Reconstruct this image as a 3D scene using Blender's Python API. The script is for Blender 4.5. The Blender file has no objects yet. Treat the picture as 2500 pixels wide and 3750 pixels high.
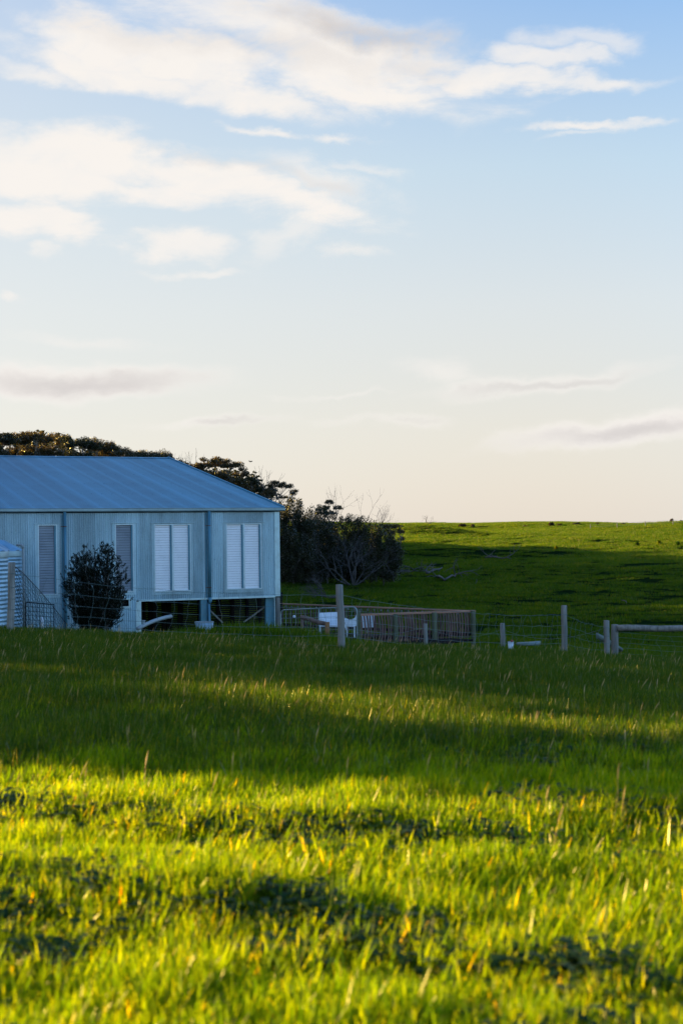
import bpy, math, random
import numpy as np
from mathutils import Vector, Matrix
rng = np.random.default_rng(7)
random.seed(7)
R = math.radians
sc = bpy.context.scene

# ------------------------------------------------------------------ camera
F, CX, CY, HZ, ROLL, EYE = 5208.3, 1250.0, 1875.0, 1955.0, 0.012, 1.2
cam_d = bpy.data.cameras.new('camera'); cam = bpy.data.objects.new('camera', cam_d)
sc.collection.objects.link(cam); sc.camera = cam
cam_d.sensor_fit = 'VERTICAL'; cam_d.sensor_height = 36; cam_d.sensor_width = 24; cam_d.lens = 50
cam_d.clip_end = 3000; cam_d.clip_start = 0.05
cam_d.dof.use_dof = True; cam_d.dof.focus_distance = 42; cam_d.dof.aperture_fstop = 3.4
cam.rotation_mode = 'XYZ'
M = (Matrix.Rotation(R(90) + math.atan((HZ - CY) / F), 4, 'X') @ Matrix.Rotation(-ROLL, 4, 'Z'))
cam.matrix_world = Matrix.Translation((0, 0, EYE)) @ M
M3 = np.array(M.to_3x3())
def ray(px, py):
    d = M3 @ np.array([(px - CX) / F, (CY - py) / F, -1.0]); return d / d[1]      # d.y = 1
def at(px, py, Y):
    return np.array([0, 0, EYE]) + ray(px, py) * Y

# ------------------------------------------------------------------ sun and sky
SUN_AZ, SUN_EL = 62.0, 10.5             # degrees to the left of the view, above the horizon
sdir = np.array([-math.sin(R(SUN_AZ)) * math.cos(R(SUN_EL)), math.cos(R(SUN_AZ)) * math.cos(R(SUN_EL)), math.sin(R(SUN_EL))])
sl = bpy.data.lights.new('sun', 'SUN'); so = bpy.data.objects.new('sun', sl); sc.collection.objects.link(so)
sl.energy = 5.0; sl.angle = R(0.5); sl.color = (1.0, 0.64, 0.13)
so.rotation_euler = Vector(sdir).to_track_quat('Z', 'Y').to_euler(); so.location = (-30, 20, 30)
sc.view_settings.view_transform = 'Standard'; sc.view_settings.look = 'None'
sc.view_settings.exposure = 1.5; sc.view_settings.gamma = 1

world = bpy.data.worlds.new("World"); sc.world = world; world.use_nodes = True
wt = world.node_tree; wt.nodes.clear()
def N(t, kind, **kw):
    n = t.nodes.new(kind)
    for k, v in kw.items(): setattr(n, k, v)
    return n
def setin(n, **kw):
    for k, v in kw.items(): n.inputs[k.replace('_', ' ')].default_value = v
def math_(t, op, a, b=None, clamp=False):
    n = N(t, 'ShaderNodeMath', operation=op, use_clamp=clamp)
    for i, v in enumerate((a, b)):
        if v is None: continue
        if isinstance(v, (int, float)): n.inputs[i].default_value = v
        else: t.links.new(v, n.inputs[i])
    return n.outputs[0]
def mixc(t, f, a, b, mode='MIX'):
    n = N(t, 'ShaderNodeMix', data_type='RGBA', blend_type=mode)
    for i, v in ((0, f), (6, a), (7, b)):
        if isinstance(v, (int, float)): n.inputs[i].default_value = v
        elif isinstance(v, tuple): n.inputs[i].default_value = (*v, 1)
        else: t.links.new(v, n.inputs[i])
    return n.outputs[2]
def ramp(t, fac, stops, interp='LINEAR'):
    n = N(t, 'ShaderNodeValToRGB'); n.color_ramp.interpolation = interp
    e = n.color_ramp.elements
    while len(e) < len(stops): e.new(0.5)
    for el, (p, c) in zip(e, stops):
        el.position = p; el.color = (*c, 1) if len(c) == 3 else c
    t.links.new(fac, n.inputs[0]); return n.outputs[0]

sky = N(wt, 'ShaderNodeTexSky', sky_type='NISHITA', sun_disc=False)
sky.sun_elevation = R(SUN_EL); sky.sun_rotation = R(-SUN_AZ); sky.air_density = 1.1; sky.dust_density = 1.0; sky.ozone_density = 2.0
tc = N(wt, 'ShaderNodeTexCoord')
sx = N(wt, 'ShaderNodeSeparateXYZ'); wt.links.new(tc.outputs['Generated'], sx.inputs[0])
az = math_(wt, 'ARCTAN2', sx.outputs[0], sx.outputs[1])
el = math_(wt, 'ARCSINE', sx.outputs[2])
uv = N(wt, 'ShaderNodeCombineXYZ'); wt.links.new(az, uv.inputs[0]); wt.links.new(el, uv.inputs[1])
def noise(t, vec, scale, detail=6, rough=0.55, dist=0.0, stretch=(1, 1, 1), seed=0):
    m = N(t, 'ShaderNodeMapping'); m.inputs['Scale'].default_value = stretch; m.inputs['Location'].default_value = (seed, seed * .7, seed * .3)
    t.links.new(vec, m.inputs[0])
    n = N(t, 'ShaderNodeTexNoise'); setin(n, Scale=scale, Detail=detail, Roughness=rough, Distortion=dist)
    t.links.new(m.outputs[0], n.inputs['Vector']); return n
wa = noise(wt, uv.outputs[0], 11, 3, .5, 0, (1, 1.6, 1), 31); wb_ = noise(wt, uv.outputs[0], 38, 5, .6, 0, (1, 1.8, 1), 47)
def warp(v, n, amp):
    a = N(wt, 'ShaderNodeVectorMath', operation='SUBTRACT'); wt.links.new(n.outputs['Color'], a.inputs[0]); a.inputs[1].default_value = (.5, .5, .5)
    b = N(wt, 'ShaderNodeVectorMath', operation='MULTIPLY'); wt.links.new(a.outputs[0], b.inputs[0]); b.inputs[1].default_value = amp
    c = N(wt, 'ShaderNodeVectorMath', operation='ADD'); wt.links.new(v, c.inputs[0]); wt.links.new(b.outputs[0], c.inputs[1]); return c.outputs[0]
uvw = warp(warp(uv.outputs[0], wa, (.13, .030, 0)), wb_, (.045, .014, 0))
nz = noise(wt, uv.outputs[0], 10, 10, 0.63, 0.5, (1, 2.6, 1), 3)
nzf = math_(wt, 'SUBTRACT', nz.outputs[0], 0.5)
nz2 = noise(wt, uv.outputs[0], 5, 4, 0.5, 0.2, (1, 3.0, 1), 11)
nzg = math_(wt, 'SUBTRACT', nz2.outputs[0], 0.5)
def ang(px, py):
    d = ray(px, py); d = d / np.linalg.norm(d)
    return math.atan2(d[0], d[1]), math.asin(d[2])
def blob(px, py, w, h, tilt, soft, strength, amp):
    """soft ellipse of cloud round a direction in the sky; half width w, half height h (in photo pixels at this focal length)"""
    u, v = ang(px, py)
    m = N(wt, 'ShaderNodeMapping', vector_type='TEXTURE')
    m.inputs['Location'].default_value = (u, v, 0); m.inputs['Rotation'].default_value = (0, 0, R(tilt)); m.inputs['Scale'].default_value = (w / F, h / F, 1)
    wt.links.new(uvw, m.inputs[0])
    ln = N(wt, 'ShaderNodeVectorMath', operation='LENGTH'); wt.links.new(m.outputs[0], ln.inputs[0])
    d = math_(wt, 'ADD', ln.outputs['Value'], math_(wt, 'MULTIPLY', nzf, -amp * 1.25))
    mr = N(wt, 'ShaderNodeMapRange', interpolation_type='SMOOTHERSTEP'); wt.links.new(d, mr.inputs['Value'])
    setin(mr, From_Min=1.0 - soft * 1.2, From_Max=1.0 + soft * .5, To_Min=strength, To_Max=0.0)
    return mr.outputs[0]
def union(lst):
    o = None
    for b in lst: o = b if o is None else math_(wt, 'MAXIMUM', o, b)
    return o
# (px, py, half width, half height, tilt, softness, strength, edge noise)
CL = [(560, 210, 520, 110, -6, .55, .95, 1.6), (1200, 200, 620, 150, -12, .6, .92, 1.6), (1080, 110, 480, 85, 0, .6, .85, 1.5), (380, 260, 520, 60, -8, .6, .9, 1.4),
      (1330, 330, 420, 85, -8, .6, .92, 1.5), (900, 350, 520, 60, -8, .6, .9, 1.4), (1800, 285, 330, 55, -6, .6, .85, 1.7), (2100, 312, 330, 26, -2, .8, .75, 1.6), (1940, 215, 200, 40, -8, .7, .75, 1.9),
      (2130, 165, 170, 42, -5, .8, .55, 2.0), (100, 262, 330, 38, -5, .8, .8, 1.4), (2200, 462, 280, 17, -3, .8, .8, 1.3), (2190, 490, 180, 12, 3, .9, .4, 1.6),
      (120, 215, 160, 30, 0, .9, .35, 2.0),
      (300, 560, 560, 105, -6, .6, .97, 1.5), (800, 660, 520, 100, -12, .6, .95, 1.6), (150, 640, 420, 90, -2, .6, .95, 1.5), (560, 690, 360, 60, -5, .6, .9, 1.6), (1130, 640, 330, 80, -8, .8, .8, 1.7),
      (1000, 468, 170, 20, -6, .8, .8, 1.6), (1290, 500, 180, 20, -3, .8, .7, 1.6), (1400, 598, 170, 26, -5, .9, .45, 1.8),
      (170, 800, 260, 72, -8, .5, .97, 1.3), (20, 810, 220, 70, 0, .6, .9, 1.3), (650, 880, 210, 68, -4, .6, .85, 1.6), (200, 910, 80, 30, 0, .8, .6, 1.6), (1060, 870, 130, 70, 25, .9, .5, 2.0), (1270, 915, 90, 24, -5, .9, .55, 1.6),
      (740, 985, 170, 17, 2, .9, .6, 1.4), (20, 1085, 80, 20, -3, .8, .6, 1.4), (350, 1250, 300, 26, -3, .9, .35, 1.4),
      (280, 1395, 520, 66, 1, .6, .95, .6), (1620, 1370, 240, 50, -5, .9, .5, 1.5), (2000, 1400, 520, 40, 5, .8, .6, 1.1), (780, 1540, 340, 22, 1, .8, .6, 1.0), (1380, 1540, 220, 22, 0, .9, .45, 1.0),
      (2330, 1578, 620, 60, 4, .6, .95, .7), (1180, 1450, 200, 12, 2, .9, .35, 1.0)]
GR = [(1330, 130, 380, 80, -8, .9, .85, 1.0), (900, 190, 700, 60, -6, .9, .35, 1.2), (1500, 250, 260, 40, -8, .9, .3, 1.3), (950, 610, 400, 36, -10, .9, .38, 1.2), (1200, 670, 200, 34, -5, .9, .35, 1.2),
      (330, 1400, 440, 46, 1, 1.0, .75, .6), (2030, 1402, 420, 20, 5, 1.0, .65, .9), (2340, 1582, 560, 38, 4, 1.0, .75, .7), (860, 1540, 220, 16, 1, 1.0, .65, .8), (1420, 1538, 110, 9, 1, .9, .35, .8)]
cm0 = union([blob(*c) for c in CL]); nz3 = noise(wt, uv.outputs[0], 22, 8, 0.6, 0.6, (1, 2.2, 1), 17)
cm = math_(wt, 'MULTIPLY', cm0, math_(wt, 'ADD', .66, math_(wt, 'MULTIPLY', nz3.outputs[0], .76)), True); gm = union([blob(*g) for g in GR])
SKYK = 0.07
skyc = N(wt, 'ShaderNodeVectorMath', operation='SCALE'); wt.links.new(sky.outputs[0], skyc.inputs[0]); skyc.inputs['Scale'].default_value = SKYK
elf = math_(wt, 'DIVIDE', el, R(90), True)
toward = ramp(wt, elf, [(0.0, (0.53, 0.475, 0.415)), (.045, (0.52, 0.49, 0.45)), (.10, (0.47, 0.49, 0.50)), (.16, (0.36, 0.455, 0.535)), (.245, (0.149, 0.298, 0.547)), (.45, (0.071, 0.177, 0.412)), (1.0, (0.050, 0.128, 0.320))])
away = ramp(wt, elf, [(0.0, (.50, .64, .78)), (.10, (.50, .72, .94)), (.25, (.24, .48, .90)), (.5, (.07, .2, .50)), (1.0, (.07, .18, .45))])
dt = N(wt, 'ShaderNodeVectorMath', operation='DOT_PRODUCT'); wt.links.new(tc.outputs['Generated'], dt.inputs[0])
dt.inputs[1].default_value = (-math.sin(R(SUN_AZ)), math.cos(R(SUN_AZ)), 0.1)
fw = N(wt, 'ShaderNodeMapRange', interpolation_type='SMOOTHSTEP'); wt.links.new(dt.outputs['Value'], fw.inputs['Value']); setin(fw, From_Min=-0.55, From_Max=0.4)
near = N(wt, 'ShaderNodeMapRange', interpolation_type='SMOOTHSTEP'); wt.links.new(dt.outputs['Value'], near.inputs['Value']); setin(near, From_Min=0.2, From_Max=1.0, To_Max=0.75)
aero = mixc(wt, near.outputs[0], mixc(wt, fw.outputs[0], away, toward), (.52, .515, .505))
base = mixc(wt, 0.22, aero, skyc.outputs[0])
CLOUD, GREY = (0.525, 0.50, 0.475), (0.35, 0.33, 0.325)
cc = mixc(wt, gm, CLOUD, GREY)
fin = mixc(wt, cm, base, cc)
bg = N(wt, 'ShaderNodeBackground'); wt.links.new(fin, bg.inputs[0]); bg.inputs[1].default_value = 0.637
wo = N(wt, 'ShaderNodeOutputWorld'); wt.links.new(bg.outputs[0], wo.inputs[0])

# ------------------------------------------------------------------ helpers
def tag(o, label=None, cat=None, group=None, kind=None):
    if label: o['label'] = label
    if cat: o['category'] = cat
    if group: o['group'] = group
    if kind: o['kind'] = kind
    return o
def thing(name, label, cat, loc=(0, 0, 0), group=None):
    o = bpy.data.objects.new(name, None); sc.collection.objects.link(o); o.location = [float(v) for v in loc]
    o.empty_display_size = 0.3
    return tag(o, label, cat, group)
def link(name, me, mat=None, parent=None):
    o = bpy.data.objects.new(name, me); sc.collection.objects.link(o)
    if mat is not None and not me.materials: me.materials.append(mat)
    if parent is not None:
        o.parent = parent; o.matrix_parent_inverse = Matrix.Translation(-parent.location) if o.parent.parent is None else Matrix.Identity(4)
    return o
def from_arrays(name, co, faces_n, smooth=False):
    """co (V,3); faces_n: array (F,k) all faces of k corners"""
    me = bpy.data.meshes.new(name); co = np.asarray(co, np.float32); fa = np.asarray(faces_n, np.int32)
    me.vertices.add(len(co)); me.vertices.foreach_set('co', co.ravel())
    k = fa.shape[1]; me.loops.add(fa.size); me.loops.foreach_set('vertex_index', fa.ravel())
    me.polygons.add(len(fa)); me.polygons.foreach_set('loop_start', np.arange(0, fa.size, k, dtype=np.int32))
    me.polygons.foreach_set('loop_total', np.full(len(fa), k, np.int32))
    if smooth: me.polygons.foreach_set('use_smooth', np.ones(len(fa), bool))
    me.update(calc_edges=True); return me
def col_attr(me, vals):                     # one grey random value per vertex, read by materials
    a = me.attributes.new('rnd', 'FLOAT', 'POINT'); a.data.foreach_set('value', np.asarray(vals, np.float32))
class MB:
    def __init__(s): s.v = []; s.f = []; s.sm = []
    def add(s, vs, fs, smooth=False):
        o = len(s.v); s.v += [tuple(map(float, v)) for v in vs]; s.f += [tuple(i + o for i in f) for f in fs]; s.sm += [smooth] * len(fs)
    def box(s, c, ax, ay, az_):
        """box with centre c and half-extent vectors"""
        c, ax, ay, az_ = map(np.asarray, (c, ax, ay, az_)); vs = []
        for k in (-1, 1):
            for j in (-1, 1):
                for i in (-1, 1): vs.append(c + i * ax + j * ay + k * az_)
        s.add(vs, [(0, 2, 3, 1), (4, 5, 7, 6), (0, 1, 5, 4), (2, 6, 7, 3), (0, 4, 6, 2), (1, 3, 7, 5)])
    def beam(s, a, b, w, h, up=(0, 0, 1)):
        a, b = np.asarray(a, float), np.asarray(b, float); d = b - a; L = np.linalg.norm(d); d = d / L
        sd = np.cross(d, up); sd = sd / (np.linalg.norm(sd) + 1e-9); u = np.cross(sd, d)
        s.box((a + b) / 2, d * L / 2, sd * w / 2, u * h / 2)
    def tube(s, pts, r, n=6, cap=True, smooth=True):
        pts = [np.asarray(p, float) for p in pts]; m = len(pts); rr = r if hasattr(r, '__len__') else [r] * m
        vs = []; prev = None
        for i, p in enumerate(pts):
            d = pts[min(i + 1, m - 1)] - pts[max(i - 1, 0)]; d = d / (np.linalg.norm(d) + 1e-12)
            if prev is None:
                q = np.array([0, 0, 1.0]) if abs(d[2]) < .9 else np.array([1.0, 0, 0])
                e = np.cross(d, q)
            else: e = prev - d * np.dot(prev, d)
            e = e / (np.linalg.norm(e) + 1e-12); prev = e; g = np.cross(d, e)
            for k in range(n):
                a = 2 * math.pi * k / n; vs.append(p + (e * math.cos(a) + g * math.sin(a)) * rr[i])
        fs = []
        for i in range(m - 1):
            for k in range(n): fs.append((i * n + k, i * n + (k + 1) % n, (i + 1) * n + (k + 1) % n, (i + 1) * n + k))
        if cap: fs.append(tuple(range(n - 1, -1, -1))); fs.append(tuple((m - 1) * n + k for k in range(n)))
        s.add(vs, fs, smooth)
    def build(s, name, mat, parent=None):
        me = bpy.data.meshes.new(name); me.from_pydata(s.v, [], s.f); me.polygons.foreach_set('use_smooth', s.sm); me.update()
        return link(name, me, mat, parent)
def sstep(x, a, b):
    t = np.clip((x - a) / (b - a), 0, 1); return t * t * (3 - 2 * t)
_G = np.random.default_rng(3).random((256, 256))
def vnoise(x, y):
    x, y = np.asarray(x, float), np.asarray(y, float); xi, yi = np.floor(x).astype(int), np.floor(y).astype(int)
    fx, fy = x - xi, y - yi; fx = fx * fx * (3 - 2 * fx); fy = fy * fy * (3 - 2 * fy)
    g = lambda a, b: _G[a % 256, b % 256]
    return (g(xi, yi) * (1 - fx) + g(xi + 1, yi) * fx) * (1 - fy) + (g(xi, yi + 1) * (1 - fx) + g(xi + 1, yi + 1) * fx) * fy - .5

# ------------------------------------------------------------------ materials
def mat(name, col, rough=.8, metal=0.0, var=0.0, scale=4.0, bump=0.0, bscale=60, dark=None, stretch=(1, 1, 1), spec=None, coords='Object'):
    m = bpy.data.materials.new(name); m.use_nodes = True; t = m.node_tree; b = t.nodes['Principled BSDF']
    b.inputs['Roughness'].default_value = rough; b.inputs['Metallic'].default_value = metal
    if spec is not None: b.inputs['Specular IOR Level'].default_value = spec
    tcn = N(t, 'ShaderNodeTexCoord'); vec = tcn.outputs[coords]
    if var > 0 or dark:
        n = noise(t, vec, scale, 6, .6, .3, stretch)
        d = dark or tuple(c * (1 - var) for c in col); l = tuple(min(1, c * (1 + var)) for c in col)
        c = ramp(t, n.outputs[0], [(.3, d), (.7, l)]); t.links.new(c, b.inputs['Base Color'])
        r2 = N(t, 'ShaderNodeMapRange'); t.links.new(n.outputs[0], r2.inputs[0]); setin(r2, To_Min=max(0, rough - .12), To_Max=min(1, rough + .12)); t.links.new(r2.outputs[0], b.inputs['Roughness'])
    else: b.inputs['Base Color'].default_value = (*col, 1)
    if bump > 0:
        n = noise(t, vec, bscale, 4, .6, 0, stretch); bp = N(t, 'ShaderNodeBump'); setin(bp, Strength=bump, Distance=.02)
        t.links.new(n.outputs[0], bp.inputs['Height']); t.links.new(bp.outputs[0], b.inputs['Normal'])
    return m
def leafmat(name, stops, trans, tf=0.45, rough=.45, gloss=.25, use='rnd', patch=None):
    """thin leaf: diffuse + translucent + a little gloss; colour by random per blade/leaf and per plant"""
    m = bpy.data.materials.new(name); m.use_nodes = True; t = m.node_tree; t.nodes.clear()
    at_ = N(t, 'ShaderNodeAttribute', attribute_name='rnd'); oi = N(t, 'ShaderNodeObjectInfo')
    f = math_(t, 'ADD', math_(t, 'MULTIPLY', at_.outputs['Fac'], .78), math_(t, 'MULTIPLY', oi.outputs['Random'], .22))
    c = ramp(t, f, stops)
    if patch:
        ge = N(t, 'ShaderNodeNewGeometry'); nn = noise(t, ge.outputs['Position'], patch[0], 4, .6)
        c = mixc(t, math_(t, 'MULTIPLY', math_(t, 'SUBTRACT', nn.outputs[0], .42), 4.0, True), c, mixc(t, 1.0, c, patch[1], 'MULTIPLY'))
    d = N(t, 'ShaderNodeBsdfDiffuse'); t.links.new(c, d.inputs[0])
    tr = N(t, 'ShaderNodeBsdfTranslucent'); t.links.new(mixc(t, 1.0, c, trans, 'MULTIPLY'), tr.inputs[0])
    mx = N(t, 'ShaderNodeMixShader'); mx.inputs[0].default_value = tf; t.links.new(d.outputs[0], mx.inputs[1]); t.links.new(tr.outputs[0], mx.inputs[2])
    gl = N(t, 'ShaderNodeBsdfGlossy'); gl.inputs['Roughness'].default_value = rough; gl.inputs[0].default_value = (1, 1, 1, 1)
    fr = N(t, 'ShaderNodeFresnel'); fr.inputs[0].default_value = 1.4
    m2 = N(t, 'ShaderNodeMixShader'); t.links.new(math_(t, 'MULTIPLY', fr.outputs[0], gloss), m2.inputs[0]); t.links.new(mx.outputs[0], m2.inputs[1]); t.links.new(gl.outputs[0], m2.inputs[2])
    o = N(t, 'ShaderNodeOutputMaterial'); t.links.new(m2.outputs[0], o.inputs[0]); return m
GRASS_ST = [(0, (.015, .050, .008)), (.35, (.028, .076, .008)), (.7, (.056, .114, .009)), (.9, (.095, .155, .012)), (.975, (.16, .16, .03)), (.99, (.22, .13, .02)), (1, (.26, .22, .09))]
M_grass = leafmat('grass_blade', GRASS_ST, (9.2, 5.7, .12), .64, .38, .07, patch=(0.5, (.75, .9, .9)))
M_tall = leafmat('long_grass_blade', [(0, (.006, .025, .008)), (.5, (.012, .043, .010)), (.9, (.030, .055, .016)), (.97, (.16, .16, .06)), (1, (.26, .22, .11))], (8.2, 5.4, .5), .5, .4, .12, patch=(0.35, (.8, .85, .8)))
M_hill = leafmat('hill_grass_blade', [(0, (.003, .018, .0065)), (.5, (.0065, .031, .009)), (.9, (.017, .042, .011)), (1, (.034, .052, .012))], (19, 8.8, .4), .55, .5, .05, patch=(0.06, (.7, .85, .8)))
M_weed = leafmat('broad_leaf_herb', [(0, (.010, .040, .012)), (.6, (.022, .065, .022)), (1, (.10, .15, .08))], (3, 2.2, .5), .35, .45, .12)
M_straw = leafmat('dry_stalk', [(0, (.36, .30, .11)), (.6, (.5, .42, .2)), (1, (.62, .54, .34))], (1.3, 1.1, .8), .4, .4, .3)
M_soil = mat('turf_soil', (.006, .018, .005), 1.0, var=.5, scale=.8, bump=.6, bscale=14, dark=(.005, .013, .004), spec=0.0)
M_dryw = leafmat('dry_weed', [(0, (.12, .10, .09)), (1, (.25, .2, .2))], (1, 1, 1), .3, .6, .1)

# ------------------------------------------------------------------ ground
PYS = np.array([-40, 0, 10, 24, 30, 38, 50, 62, 78, 95, 120, 150, 200, 250, 275, 330, 700.])
PR = np.array([.3, 0, -.20, -.76, -1.35, -2.35, -3.15, -4.3, -5.4, -5.3, -3.75, -1.75, .9, 2.45, 2.7, 2.4, -2.0])
PL = np.array([.3, 0, -.20, -.76, -1.3, -2.2, -2.9, -3.0, -3.9, -3.6, -1.9, .2, 2.6, 4.0, 4.3, 4.0, -2.0])
PF = np.array([.3, 0, -.20, -.70, -.6, -.8, -1.2, -1.2, -.8, .5, 4.0, 8.0, 12.5, 13, 13, 13, 13.])
MOUNDS = [(-1.9, 34.2, 2.6, 2.6, .62), (-9, 40, 4, 3, .12), (.3, 36.5, 2.2, 2.2, .12), (4.9, 35.8, 3.4, 2.0, .50), (11, 215, 7, 12, 1.5), (14, 160, 12, 3.0, .9)]
LOW = [(a_, b_, c_, d_ * .85, e_ * .6) for a_, b_, c_, d_, e_ in [(-1.2, 5.2, 1.0, .30, .10), (-.1, 6.3, .9, .28, .08), (1.1, 6.7, .7, .3, .07), (-.9, 3.35, .7, .22, .07), (1.0, 3.3, .6, .2, .06), (2.1, 6.6, .7, .25, .07), (.4, 4.2, .8, .18, .04), (-1.8, 6.9, .8, .3, .06), (1.5, 9.2, .8, .4, .04), (.3, 3.0, .5, .16, .05), (-.2, 4.75, .5, .2, .05)]]
def height(x, y):
    x, y = np.asarray(x, float), np.asarray(y, float)
    r, l, f = np.interp(y, PYS, PR), np.interp(y, PYS, PL), np.interp(y, PYS, PF)
    yy = np.maximum(y, 0)
    a = sstep(x, -.22 * yy - 2, .06 * yy + 2); b = sstep(-x, .36 * yy + 6, .9 * yy + 22)
    z = l * (1 - a) + r * a; z = z * (1 - b) + f * b
    z = z - .058 * x * sstep(y, 2, 24) * (1 - sstep(y, 30, 52)) * np.exp(-(x / 30.) ** 2)
    for mx, my, sx_, sy_, h in MOUNDS: z = z + h * np.exp(-((x - mx) / sx_) ** 2 - ((y - my) / sy_) ** 2)
    c, s = math.cos(R(-24)), math.sin(R(-24))
    for mx, my, sx_, sy_, h in LOW:
        u, v = (x - mx) * c + (y - my) * s, -(x - mx) * s + (y - my) * c; z = z + h * np.exp(-(u / sx_) ** 2 - (v / sy_) ** 2)
    z = z + .05 * vnoise(x * .9, y * .9) + .032 * vnoise(x * 2.7 + 9, y * 2.7) + 1.5 * vnoise(x * .03, y * .03) * sstep(y, 70, 130) + .40 * vnoise(x * .12, y * .12) * sstep(y, 60, 110)
    z = z + (.9 * vnoise(x * .9 - 40, y * .9) ) * .03
    return z
hz = lambda x, y: float(height(x, y))
u = np.linspace(-1, 1, 321); xs = np.sinh(u * 6.2) / math.sinh(6.2) * 420
v = np.linspace(0, 1, 420); ys = -25 + np.sinh(v * 4.6) / math.sinh(4.6) * 700; ys = np.where(ys < 20, ys, ys)
gx, gy = np.meshgrid(xs, ys); gz = height(gx, gy)
co = np.stack([gx, gy, gz], -1).reshape(-1, 3); nx, ny = len(xs), len(ys)
i = np.arange(ny - 1)[:, None] * nx + np.arange(nx - 1)[None]; i = i.ravel()
me = from_arrays('ground', co, np.stack([i, i + 1, i + nx + 1, i + nx], 1), True)
tag(link('ground', me, M_soil), 'green paddock ground falling to a valley and rising to a hill', 'ground', kind='structure')

# ------------------------------------------------------------------ grass (geometry nodes over points)
def blades(n, rad, h, w, seg=3, lean=.35, bias=(.12, -.02), r=rng, curl=.5, square=False):
    """n curved tapering blades around the origin -> verts, quads, rnd"""
    ang_ = r.random(n) * 2 * np.pi
    if square: bx, by = (r.random(n) - .5) * 2 * rad, (r.random(n) - .5) * 2 * rad
    else:
        rr = rad * np.sqrt(r.random(n)); bx, by = rr * np.cos(ang_), rr * np.sin(ang_)
    hh = h[0] + (h[1] - h[0]) * r.random(n) ** 1.3; ww = w[0] + (w[1] - w[0]) * r.random(n)
    la = r.random(n) * 2 * np.pi; lm = lean * r.random(n)
    lx, ly = lm * np.cos(la) + bias[0], lm * np.sin(la) + bias[1]
    fa = r.random(n) * np.pi * 2; V = []; cv = curl * r.random(n)
    for k in range(seg + 1):
        t = k / seg; b = t + cv * t * t
        zc = hh * t * (1 - .35 * cv * t); xc, yc = bx + lx * hh * b, by + ly * hh * b
        wk = ww * (1 - t ** 1.8) * .5 + .0004
        V.append(np.stack([np.stack([xc - wk * np.cos(fa), yc - wk * np.sin(fa), zc], -1), np.stack([xc + wk * np.cos(fa), yc + wk * np.sin(fa), zc], -1)], 1))
    V = np.stack(V, 1).reshape(n, -1, 3); pv = V.shape[1]
    q = np.array([[2 * k, 2 * k + 1, 2 * k + 3, 2 * k + 2] for k in range(seg)]); Fq = (np.arange(n)[:, None, None] * pv + q[None]).reshape(-1, 4)
    rd = np.repeat(r.random(n), pv); return V.reshape(-1, 3), Fq, rd
def source(name, V, Fq, rd, m):
    me = from_arrays(name, V, Fq, False); col_attr(me, rd); me.materials.append(m)
    return bpy.data.objects.new(name, me)
def scatter(name, pts, rot, scl, idx, sources, label, cat):
    me = bpy.data.meshes.new(name); me.vertices.add(len(pts)); me.vertices.foreach_set('co', np.asarray(pts, np.float32).ravel())
    a = me.attributes.new('rot', 'FLOAT_VECTOR', 'POINT'); a.data.foreach_set('vector', np.asarray(rot, np.float32).ravel())
    a = me.attributes.new('scl', 'FLOAT_VECTOR', 'POINT'); a.data.foreach_set('vector', np.asarray(scl, np.float32).ravel())
    a = me.attributes.new('idx', 'INT', 'POINT'); a.data.foreach_set('value', np.asarray(idx, np.int32))
    coll = bpy.data.collections.new(name + '_plants')
    for o in sources: coll.objects.link(o)
    o = bpy.data.objects.new(name, me); sc.collection.objects.link(o)
    g = bpy.data.node_groups.new(name, 'GeometryNodeTree')
    g.interface.new_socket('Geometry', in_out='INPUT', socket_type='NodeSocketGeometry'); g.interface.new_socket('Geometry', in_out='OUTPUT', socket_type='NodeSocketGeometry')
    gi, go = N(g, 'NodeGroupInput'), N(g, 'NodeGroupOutput')
    ci = N(g, 'GeometryNodeCollectionInfo'); ci.inputs['Collection'].default_value = coll; ci.inputs['Separate Children'].default_value = True; ci.inputs['Reset Children'].default_value = True
    ip = N(g, 'GeometryNodeInstanceOnPoints'); ip.inputs['Pick Instance'].default_value = True
    def na(nm, ty):
        n = N(g, 'GeometryNodeInputNamedAttribute', data_type=ty); n.inputs[0].default_value = nm; return n.outputs['Attribute']
    g.links.new(gi.outputs[0], ip.inputs['Points']); g.links.new(ci.outputs[0], ip.inputs['Instance'])
    g.links.new(na('idx', 'INT'), ip.inputs['Instance Index']); g.links.new(na('rot', 'FLOAT_VECTOR'), ip.inputs['Rotation']); g.links.new(na('scl', 'FLOAT_VECTOR'), ip.inputs['Scale'])
    g.links.new(ip.outputs[0], go.inputs[0])
    md = o.modifiers.new('scatter', 'NODES'); md.node_group = g
    return tag(o, label, cat, kind='stuff')
def place(x, y, n_src, smin, smax, zs=None, tilt=.12, dz=0.0, seed=1):
    r = np.random.default_rng(seed); n = len(x); z = height(x, y) + dz
    rot = np.stack([(r.random(n) - .5) * tilt, (r.random(n) - .5) * tilt, (r.random(n) - .5) * 2.2], 1)
    s = smin + (smax - smin) * r.random(n); sv = np.stack([s, s, s * (zs if zs is not None else 1)], 1)
    return np.stack([x, y, z], 1), rot, sv, r.integers(0, n_src, n)
def wedge(n, y0, y1, margin, power=1.0, seed=0, side=.26):
    r = np.random.default_rng(seed)
    y = y0 + (y1 - y0) * r.random(int(n * 1.0)) ** power; hw = side * y + margin
    keep = r.random(len(y)) < hw / (side * y1 + margin) if power == 1.0 else np.ones(len(y), bool)
    y = y[keep]; hw = hw[keep]; return (r.random(len(y)) * 2 - 1) * hw, y
tufts = [source('turf_tuft', *blades(34, .07, (.025, .085), (.003, .0058), 3, .55), M_grass) for _ in range(10)]
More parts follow.
